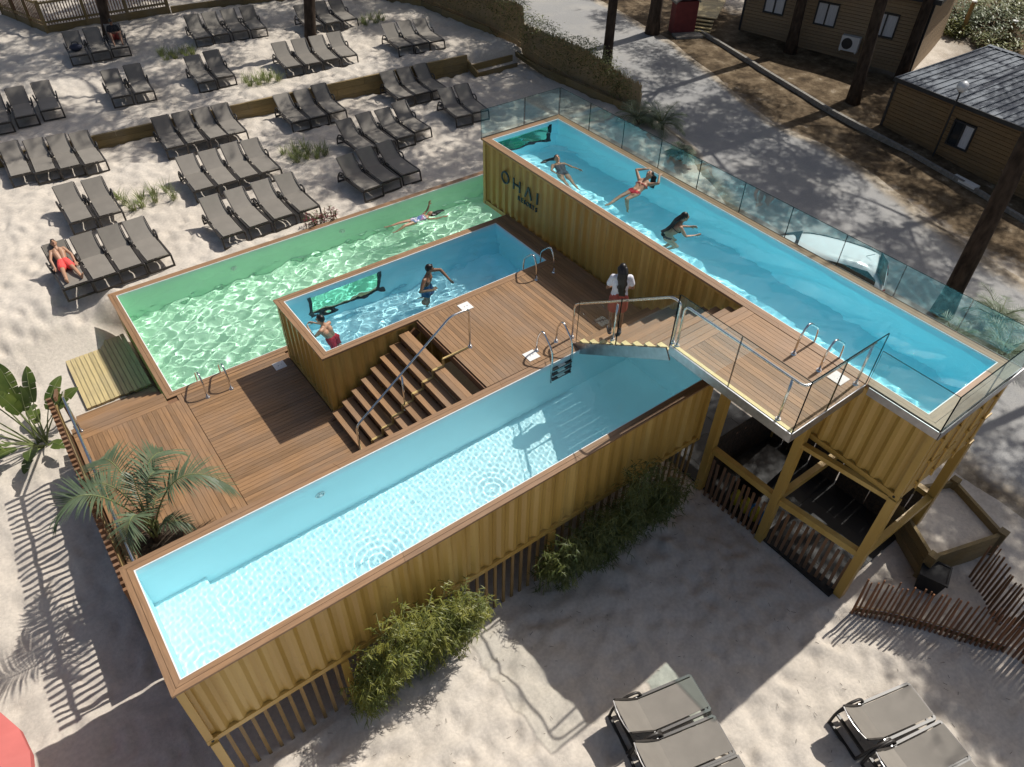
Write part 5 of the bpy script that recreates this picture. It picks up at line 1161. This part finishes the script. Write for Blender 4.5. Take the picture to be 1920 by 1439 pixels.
# ------------------------------------------------------------------ people
def remesh(name, parts, vox, mat, parent, smooth=3, recv=True):
    """one continuous surface grown round tapered capsules and ellipsoids"""
    q = MB()
    for p in parts:
        if p[0] == 'c':
            _, a, b_, ra, rb = p; a, b_ = Vector(a), Vector(b_); L = (b_-a).length
            if L < 1e-4: q.ell(a, ra, 12, 8); continue
            d = (b_-a)/L; ax = d.orthogonal().normalized(); ay = d.cross(ax); pr_ = []
            for k in range(5): t = PI/2*(1-k/4); pr_.append((-ra*math.sin(t), ra*math.cos(t)))
            for k in range(1, 5): t = PI/2*k/4; pr_.append((L+rb*math.sin(t), rb*math.cos(t)))
            pr_.insert(5, (L, rb)); n = 12; vs = []
            for z, r in pr_:
                for i in range(n): an = 2*PI*i/n; vs.append(a+d*z+(ax*math.cos(an)+ay*math.sin(an))*max(r, 1e-4))
            fs = [(j*n+i, j*n+(i+1) % n, (j+1)*n+(i+1) % n, (j+1)*n+i) for j in range(len(pr_)-1) for i in range(n)]
            fs += [tuple(range(n-1, -1, -1)), tuple((len(pr_)-1)*n+i for i in range(n))]; q.add(vs, fs)
        else: q.ell(p[1], p[2], 14, 10, p[3] if len(p) > 3 else None)
    me = bpy.data.meshes.new(name); me.from_pydata(q.v, [], q.f); o = bpy.data.objects.new(name, me); C.objects.link(o)
    bm = bmesh.new(); bm.from_mesh(me); bmesh.ops.remove_doubles(bm, verts=bm.verts, dist=1e-5); bmesh.ops.recalc_face_normals(bm, faces=bm.faces); bm.to_mesh(me); bm.free()
    m_ = o.modifiers.new('r', 'REMESH'); m_.mode = 'VOXEL'; m_.voxel_size = vox
    s_ = o.modifiers.new('s', 'SMOOTH'); s_.factor = .5; s_.iterations = smooth
    me2 = bpy.data.meshes.new_from_object(o.evaluated_get(bpy.context.evaluated_depsgraph_get())); bpy.data.objects.remove(o); bpy.data.meshes.remove(me)
    me2.name = name; me2.materials.clear(); me2.materials.append(mat); me2.polygons.foreach_set('use_smooth', [True]*len(me2.polygons))
    o = link(name, me2, parent); o.cycles.is_caustics_receiver = recv; return o
def lerp(a, b_, f): return Vector(a)*(1-f)+Vector(b_)*f
def hand(w, d, palm, side, sc=1.0, curl=.35):
    """palm and five fingers; w wrist, d direction, palm normal, side towards the thumb"""
    d, palm, side = Vector(d).normalized(), Vector(palm), Vector(side); palm = (palm-d*palm.dot(d)).normalized(); side = (side-d*side.dot(d)-palm*side.dot(palm)).normalized(); w = Vector(w); P_ = []
    kn = w+d*.085*sc
    for t in (-.028, -.01, .01, .028): P_.append(('c', w+side*t*.55, kn+side*t*sc, .015*sc, .0125*sc))
    for t, l in ((.030, .068), (.011, .077), (-.009, .072), (-.028, .055)):
        a = kn+side*t*sc; b_ = a+(d*.9+side*t*2+palm*curl*.5).normalized()*l*.5*sc; c = b_+(d*.75+side*t*2+palm*curl*1.4).normalized()*l*.5*sc
        P_ += [('c', a, b_, .0098*sc, .0092*sc), ('c', b_, c, .0092*sc, .0075*sc)]
    a = w+d*.025*sc+side*.022*sc; b_ = a+(d*.55+side*.75+palm*.25).normalized()*.042*sc; c = b_+(d*.85+side*.3+palm*.3).normalized()*.034*sc
    P_ += [('c', a, b_, .013*sc, .0105*sc), ('c', b_, c, .0105*sc, .008*sc)]
    return P_
def person(label, loc, rz, J, skin, face, up, hairf, clothes, sc=1.0, female=False, hands=None):
    """J: joints in local space; hairf(head, f, u, s) -> parts; clothes: list of (name, material, parts function)"""
    t = empty('person', loc, rz, label, 'person'); V3 = {k: Vector(v)*sc for k, v in J.items()}
    pel, wst, chs, nek, hd = (V3[k] for k in ('pelvis', 'waist', 'chest', 'neck', 'head')); r = lambda x: x*sc
    ax = (V3['shR']-V3['shL']).normalized(); hx_ = (V3['hipR']-V3['hipL']).normalized(); P_ = []
    f = Vector(face).normalized(); u = Vector(up); u = (u-f*u.dot(f)).normalized(); s = u.cross(f); MH = Matrix((s, f, u)).transposed()
    sw = .062 if female else .078; hw_ = .078 if female else .07
    for sg in (-1, 1):
        P_ += [('c', pel+hx_*sg*r(hw_), wst+hx_*sg*r(.045), r(.094), r(.080)), ('c', wst+hx_*sg*r(.045), chs+ax*sg*r(sw), r(.080), r(.092)), ('c', chs+ax*sg*r(sw), nek+ax*sg*r(.06)-(nek-chs)*.25, r(.088), r(.055))]
    P_ += [('c', V3['shL'], V3['shR'], r(.05), r(.05)), ('c', nek-(nek-chs)*.25, hd-u*r(.05), r(.055), r(.047)),
           ('e', hd, (r(.072), r(.092), r(.108)), MH), ('c', hd-u*r(.045)+f*r(.03), hd-u*r(.075)+f*r(.052), r(.05), r(.033)), ('c', hd+f*r(.088)+u*r(.012), hd+f*r(.105)-u*r(.022), r(.009), r(.014)),
           ('e', hd+s*r(.073)-u*r(.005)-f*r(.005), (r(.010), r(.02), r(.03)), MH), ('e', hd-s*r(.073)-u*r(.005)-f*r(.005), (r(.010), r(.02), r(.03)), MH)]
    if female: P_ += [('e', chs+ax*sg*r(.07)+J_front(V3)*r(.075)-(nek-chs)*.05, r(.056)) for sg in (-1, 1)]
    for X_ in 'LR':
        sh, el, wr, hp, kn, an, to = (V3[k+X_] for k in ('sh', 'el', 'wr', 'hip', 'kn', 'an', 'to')); k = .92 if female else 1
        P_ += [('c', sh, lerp(sh, el, .5), r(.05*k), r(.044*k)), ('c', lerp(sh, el, .5), el, r(.044*k), r(.036*k)), ('c', el, lerp(el, wr, .3), r(.037*k), r(.038*k)), ('c', lerp(el, wr, .3), wr, r(.038*k), r(.025*k)),
               ('c', hp, lerp(hp, kn, .5), r(.086), r(.070)), ('c', lerp(hp, kn, .5), kn, r(.070), r(.052)), ('c', kn, lerp(kn, an, .32), r(.052), r(.055*k)), ('c', lerp(kn, an, .32), an, r(.055*k), r(.034)),
               ('c', an-(kn-an).normalized()*r(.012), to, r(.036), r(.024)), ('c', an-(kn-an).normalized()*r(.02), an-(to-an).normalized()*r(.035)-(kn-an).normalized()*r(.03), r(.034), r(.028))]
        hs = (hands or {}).get(X_); d = (wr-el).normalized() if not hs else Vector(hs[0]); pn = Vector(hs[1]) if hs else -ax*(1 if X_ == 'R' else -1); sd = Vector(hs[2]) if hs else J_front(V3)
        P_ += hand(wr, d, pn, sd, sc)
    remesh('body', P_, .0085*sc, skin, t)
    for sg in (-1, 1):
        q = MB(); q.ell(hd+f*r(.083)+s*sg*r(.031)+u*r(.018), (r(.012), r(.008), r(.008)), 8, 6, MH); q.build('eye', M['eye'], t, True)
        q = MB(); q.ell(hd+f*r(.088)+s*sg*r(.031)+u*r(.034), (r(.020), r(.007), r(.004)), 8, 5, MH); q.build('eyebrow', M['hair'], t, True)
    q = MB(); q.ell(hd+f*r(.085)-u*r(.052), (r(.023), r(.010), r(.008)), 8, 6, MH); q.build('mouth', M['lip'], t, True)
    remesh('hair', hairf(hd, f, u, s, r), .009, M['hair'], t, 2)
    for nm_, mt, fn in clothes: remesh(nm_, fn(V3, r, ax, hx_), .010, mt, t, 2)
    return t
def J_front(V):
    ax = V['shR']-V['shL']; up_ = V['neck']-V['pelvis']; return up_.cross(ax).normalized()
def h_short(hd, f, u, s, r): 
    return [('e', hd+u*r(.022)-f*r(.016), (r(.080), r(.092), r(.100)), Matrix((s, f, u)).transposed()), ('c', hd+u*r(.088)+f*r(.045)-s*r(.03), hd+u*r(.088)+f*r(.045)+s*r(.03), r(.025), r(.022))] 
def h_long(path, w0=.05, w1=.02):
    def fn(hd, f, u, s, r):
        P_ = h_short(hd, f, u, s, r)[:1]; pts = [hd-f*r(.05)+u*r(.02)]+[Vector(p) for p in path]
        for i in range(len(pts)-1):
            a = i/(len(pts)-1); b_ = (i+1)/(len(pts)-1); wa, wb = w0+(w1-w0)*a, w0+(w1-w0)*b_
            for k in (-1, 0, 1): P_.append(('c', pts[i]+s*k*wa*.8, pts[i+1]+s*k*wb*(.9+.5*b_), wa*.85, wb*.85))
        return P_
    return fn
def c_shorts(frac=.55, inf=.016):
    def fn(V, r, ax, hx):
        P_ = []
        for sg, X_ in ((-1, 'L'), (1, 'R')):
            P_ += [('c', V['pelvis']+hx*sg*r(.072), lerp(V['pelvis'], V['waist'], .55)+hx*sg*r(.055), r(.094+inf), r(.086+inf)), ('c', V['hip'+X_], lerp(V['hip'+X_], V['kn'+X_], frac), r(.088+inf), r(.078+inf*1.6))]
        return P_
    return fn
def c_tee(V, r, ax, hx):
    P_ = [('c', V['shL'], V['shR'], r(.062), r(.062))]
    for sg, X_ in ((-1, 'L'), (1, 'R')):
        P_ += [('c', lerp(V['pelvis'], V['waist'], .1)+hx*sg*r(.07), V['waist']+hx*sg*r(.055), r(.112), r(.098)), ('c', V['waist']+hx*sg*r(.055), V['chest']+ax*sg*r(.075), r(.098), r(.105)), ('c', V['chest']+ax*sg*r(.075), V['neck']+ax*sg*r(.065)-(V['neck']-V['chest'])*.28, r(.1), r(.066)),
               ('c', V['sh'+X_], lerp(V['sh'+X_], V['el'+X_], .58), r(.066), r(.066))]
    return P_
def c_bra(V, r, ax, hx):
    fr = J_front(V); P_ = [('e', V['chest']+ax*sg*r(.07)+fr*r(.085)-(V['neck']-V['chest'])*.05, r(.056)) for sg in (-1, 1)]
    c = V['chest']-(V['neck']-V['chest'])*.12
    ring = [c+ax*r(.178)*math.cos(a)+fr*r(.105)*math.sin(a) for a in [k*PI/8 for k in range(17)]]
    return P_+[('c', ring[i], ring[i+1], r(.010), r(.010)) for i in range(16)]+[('c', V['chest']+ax*sg*r(.07)+fr*r(.11), V['neck']+ax*sg*r(.05)+fr*r(.03), r(.009), r(.008)) for sg in (-1, 1)]
def c_brief(V, r, ax, hx):
    P_ = []
    for sg in (-1, 1): P_ += [('c', V['pelvis']+hx*sg*r(.07)-(V['waist']-V['pelvis'])*.12, V['pelvis']+hx*sg*r(.07)+(V['waist']-V['pelvis'])*.22, r(.099), r(.097))]
    return P_
def c_onepiece(V, r, ax, hx):
    P_ = c_brief(V, r, ax, hx); fr = J_front(V)
    for sg in (-1, 1): P_ += [('c', V['pelvis']+hx*sg*r(.07), V['waist']+hx*sg*r(.045), r(.101), r(.087)), ('c', V['waist']+hx*sg*r(.045), V['chest']+ax*sg*r(.06), r(.087), r(.098)), ('e', V['chest']+ax*sg*r(.07)+fr*r(.078), r(.060)), ('c', V['chest']+ax*sg*r(.075)+fr*r(.07), V['neck']+ax*sg*r(.07), r(.016), r(.014))]
    return P_
STAND = dict(pelvis=(0,0,.93), waist=(0,.01,1.08), chest=(0,0,1.28), neck=(0,-.005,1.44), head=(0,.025,1.575), shL=(-.165,0,1.385), shR=(.165,0,1.385), elL=(-.215,-.02,1.11), elR=(.215,-.02,1.11), wrL=(-.22,.06,.88), wrR=(.22,.06,.88),
    hipL=(-.085,0,.90), hipR=(.085,0,.90), knL=(-.095,.02,.49), knR=(.095,.02,.49), anL=(-.10,-.02,.085), anR=(.10,-.02,.085), toL=(-.12,.12,.03), toR=(.12,.12,.03))
def pose(base=None, **kw): d = dict(base or STAND); d.update(kw); return d
# woman on the landing stairs, back to the viewer
sz = zU-ri*6.0
person('person standing on the landing stairs in white tee and brick red shorts, long dark hair', (9.70, 1.86, sz), math.radians(-38), pose(elL=(-.25,.02,1.13), wrL=(-.13,.2,1.03), elR=(.25,.02,1.13), wrR=(.13,.2,1.03), head=(.0,.03,1.57), neck=(0,0,1.44)), M['skin_dark'], (.15, 1, -.1), (0,0,1),
    h_long([(0,-.09,1.5), (-.01,-.125,1.40), (.015,-.14,1.30), (-.005,-.135,1.21), (.02,-.13,1.12), (.03,-.125,1.03)], .062, .030), [('shirt', M['white_cloth'], c_tee), ('shorts', M['brick_cloth'], c_shorts(.62, .022)),
    ('shoes', M['grey_cloth'], lambda V, r, ax, hx: [('c', V['an'+X_]-Vector((0,.03,.04)), V['to'+X_]+Vector((0,.01,.008)), r(.046), r(.036)) for X_ in 'LR']+[('c', V['an'+X_], V['an'+X_]+Vector((0,0,.05)), r(.044), r(.042)) for X_ in 'LR'])], .98, True)
# man lying on the near left lounger
x, y, z, a = LPOS['S', 0]
person('person sunbathing on the lounger at the pool corner in coral shorts', (x, y, z+.01), a, dict(pelvis=(0,.08,.49), waist=(0,.22,.53), chest=(0,.39,.655), neck=(0,.52,.76), head=(.0,.645,.86), shL=(-.165,.49,.715), shR=(.165,.49,.715), elL=(-.27,.26,.60), elR=(.27,.26,.60), wrL=(-.265,.03,.47), wrR=(.265,.03,.47),
    hipL=(-.085,.06,.48), hipR=(.085,.06,.48), knL=(-.13,-.36,.51), knR=(.15,-.36,.51), anL=(-.16,-.76,.44), anR=(.21,-.76,.44), toL=(-.19,-.84,.56), toR=(.26,-.83,.56)), M['skin'], (.05, -.60, .80), (0,.8,.6), h_short, [('shorts', M['coral'], c_shorts(.42, .02))], .96,
    hands={'L': ((0,-1,-.1), (0,0,-1), (-1,0,0)), 'R': ((0,-1,-.1), (0,0,-1), (1,0,0))})
# seated person in dark clothes on the far trio
x, y, z, a = LPOS['A', 2]
ph = person('person in dark top sitting up on a lounger by the far pine', (x, y, z+.01), a, dict(pelvis=(0,.0,.49), waist=(0,.10,.58), chest=(0,.22,.74), neck=(0,.30,.89), head=(0,.31,1.02), shL=(-.16,.27,.84), shR=(.16,.27,.84), elL=(-.24,.10,.62), elR=(.24,.10,.62), wrL=(-.07,-.10,.70), wrR=(.07,-.10,.70),
    hipL=(-.085,-.02,.49), hipR=(.085,-.02,.49), knL=(-.18,-.34,.72), knR=(.18,-.34,.72), anL=(-.16,-.72,.43), anR=(.16,-.72,.43), toL=(-.17,-.84,.42), toR=(.17,-.84,.42)), M['skin_dark'], (0,-.8,-.6), (0,-.3,1), h_short, [('shirt', M['black_cloth'], c_tee), ('shorts', M['brick_cloth'], c_shorts(.5, .018))], .97)
pb = empty('phone', (x, y, z), a, 'pale phone held by the seated person by the far pine', 'phone'); q = MB(); q.obox((0,-.17,.74), (.04,0,0), (0,-.03,.06), (0,.004,.002)); q.build('case', M['dark'], pb); q = MB(); q.obox((0,-.164,.743), (.036,0,0), (0,-.026,.053), (0,.002,.001)); q.build('screen', M['globe'], pb)
# woman floating on her back in the green pool (head to +x)
zw = zG-.12
person('person floating on their back in the green pool in a floral swimsuit', (10.55, 11.45, zw-.05), math.radians(-90), dict(pelvis=(0,0,-.04), waist=(0,.15,-.05), chest=(0,.34,-.03), neck=(0,.49,-.02), head=(-.02,.63,.015), shL=(-.165,.44,-.03), shR=(.165,.44,-.03), elL=(-.26,.66,.02), elR=(.27,.66,-.05), wrL=(-.22,.72,.22), wrR=(.33,.90,-.02),
    hipL=(-.085,-.03,-.05), hipR=(.085,-.03,-.05), knL=(-.12,-.44,-.0), knR=(.14,-.40,.02), anL=(-.15,-.83,-.03), anR=(.20,-.72,-.08), toL=(-.15,-.95,.02), toR=(.21,-.86,-.05)), M['skin'], (-.1,-.15,1), (0,1,0), h_long([(-.02,.78,-.05), (-.06,.95,-.05), (-.05,1.1,-.06)], .08, .03), [('swimsuit', M['floral'], c_onepiece)], .97, True, {'L': ((-.2,.4,1), (1,0,0), (0,1,0)), 'R': ((.3,1,0), (0,0,1), (1,0,0))})
# man standing in the raised pool
person('person standing waist deep in the raised pool in blue shorts, arm stretched out', (8.0, 6.42, zF-1.5+.14), math.radians(-140), pose(elR=(.37,-.02,1.13), wrR=(.12,.20,1.02), elL=(-.27,.28,1.42), wrL=(-.22,.52,1.20), chest=(-.02,.03,1.28), neck=(-.03,.05,1.44), head=(-.04,.09,1.57), shR=(.17,.02,1.36), shL=(-.19,.06,1.42), anL=(-.1,-.2,.1), knL=(-.1,.05,.5), toL=(-.1,-.1,.02)), M['skin_dark'], (-.55,.85,-.15), (0,0,1), h_short, [('shorts', M['blue_cloth'], c_shorts(.6, .02))], 1.0, False,
    {'L': ((-.1,.5,-1), (1,0,0), (0,1,0)), 'R': ((-1,.35,-.1), (0,-.3,-1), (0,1,0))})
# man at the left wall of the raised pool, seen from behind
person('person leaning to the wall in the raised pool corner in red shorts, seen from behind', (5.36, 6.02, zF-.50), math.radians(30), dict(pelvis=(0,0,.0), waist=(0,.05,.15), chest=(0,.13,.34), neck=(0,.19,.49), head=(0,.24,.63), shL=(-.165,.16,.44), shR=(.165,.16,.44), elL=(-.27,.30,.26), elR=(.25,.32,.26), wrL=(-.14,.50,.36), wrR=(.10,.52,.36),
    hipL=(-.085,-.01,-.03), hipR=(.085,-.01,-.03), knL=(-.11,-.18,-.38), knR=(.12,-.08,-.42), anL=(-.14,-.50,-.60), anR=(.14,-.40,-.72), toL=(-.14,-.60,-.66), toR=(.14,-.46,-.82)), M['skin'], (-.25,1,-.1), (0,-.1,1), h_short, [('shorts', M['red_cloth'], c_shorts(.5, .02))], .97)
# three women in the high pool
zw = zU-.12
person('person floating upright near the window end of the high pool in a dark swimsuit', (12.12, 6.52, zw-.22), math.radians(-20), dict(pelvis=(0,0,-.10), waist=(0,.11,-.02), chest=(0,.27,.08), neck=(0,.40,.16), head=(0,.50,.25), shL=(-.165,.36,.11), shR=(.165,.36,.11), elL=(-.27,.14,.06), elR=(.33,.16,.06), wrL=(-.20,-.08,.05), wrR=(.44,-.04,.10),
    hipL=(-.085,-.03,-.12), hipR=(.085,-.03,-.12), knL=(-.10,-.42,-.10), knR=(.09,-.44,-.06), anL=(-.10,-.80,-.16), anR=(.10,-.84,-.12), toL=(-.10,-.92,-.10), toR=(.10,-.96,-.06)), M['skin'], (0,-.62,.75), (0,.75,.62), h_long([(-.1,.58,.16), (-.24,.58,.12), (-.36,.50,.11)], .06, .03), [('swimsuit', M['grey_cloth'], c_onepiece)], .92, True)
person('person in a red bikini leaning back on the far rim of the high pool', (12.8, 4.72, zw-.10), math.radians(-82), dict(pelvis=(0,0,-.02), waist=(0,.14,.02), chest=(0,.31,.10), neck=(0,.44,.20), head=(.02,.54,.30), shL=(-.165,.40,.15), shR=(.165,.40,.15), elL=(-.36,.50,.30), elR=(.34,.48,.22), wrL=(-.20,.66,.33), wrR=(.22,.66,.32),
    hipL=(-.085,-.03,-.03), hipR=(.085,-.03,-.03), knL=(-.08,-.45,-.01), knR=(.12,-.42,.02), anL=(-.06,-.86,-.05), anR=(.22,-.46,-.36), toL=(-.06,-.98,-.0), toR=(.26,-.50,-.48)), M['skin'], (-.25,-.55,.8), (0,.85,.5), h_long([(.08,.62,.22), (.13,.55,.08), (.15,.50,-.02)], .055, .03), [('bikini_top', M['red_cloth'], c_bra), ('bikini_bottom', M['red_cloth'], c_brief)], .98, True,
    {'L': ((.6,.8,.1), (0,0,-1), (-1,0,0)), 'R': ((-.3,1,.1), (0,0,-1), (1,0,0))})
person('person wading in profile in the high pool, wet dark hair down their back', (12.22, 2.92, zw-1.02), math.radians(-118), pose(pelvis=(0,-.10,.80), waist=(0,-.04,.93), chest=(0,.08,1.11), neck=(0,.17,1.24), head=(0,.24,1.365), shL=(-.165,.13,1.19), shR=(.165,.13,1.19), elL=(-.22,.26,.99), elR=(.22,.26,.99), wrL=(-.16,.50,1.0), wrR=(.18,.50,.98), hipL=(-.085,-.12,.78), hipR=(.085,-.12,.78), knL=(-.10,.16,.48), knR=(.10,.12,.45), anL=(-.1,-.1,.12), anR=(.1,-.2,.12), toL=(-.1,.04,.06), toR=(.1,-.06,.06)), M['skin'], (0,1,-.12), (0,0,1), h_long([(0,.05,1.26), (0,-.02,1.14), (.02,-.12,1.07), (.04,-.24,1.03)], .045, .02), [('bikini_top', M['black_cloth'], c_bra), ('bikini_bottom', M['black_cloth'], c_brief)], .98, True)
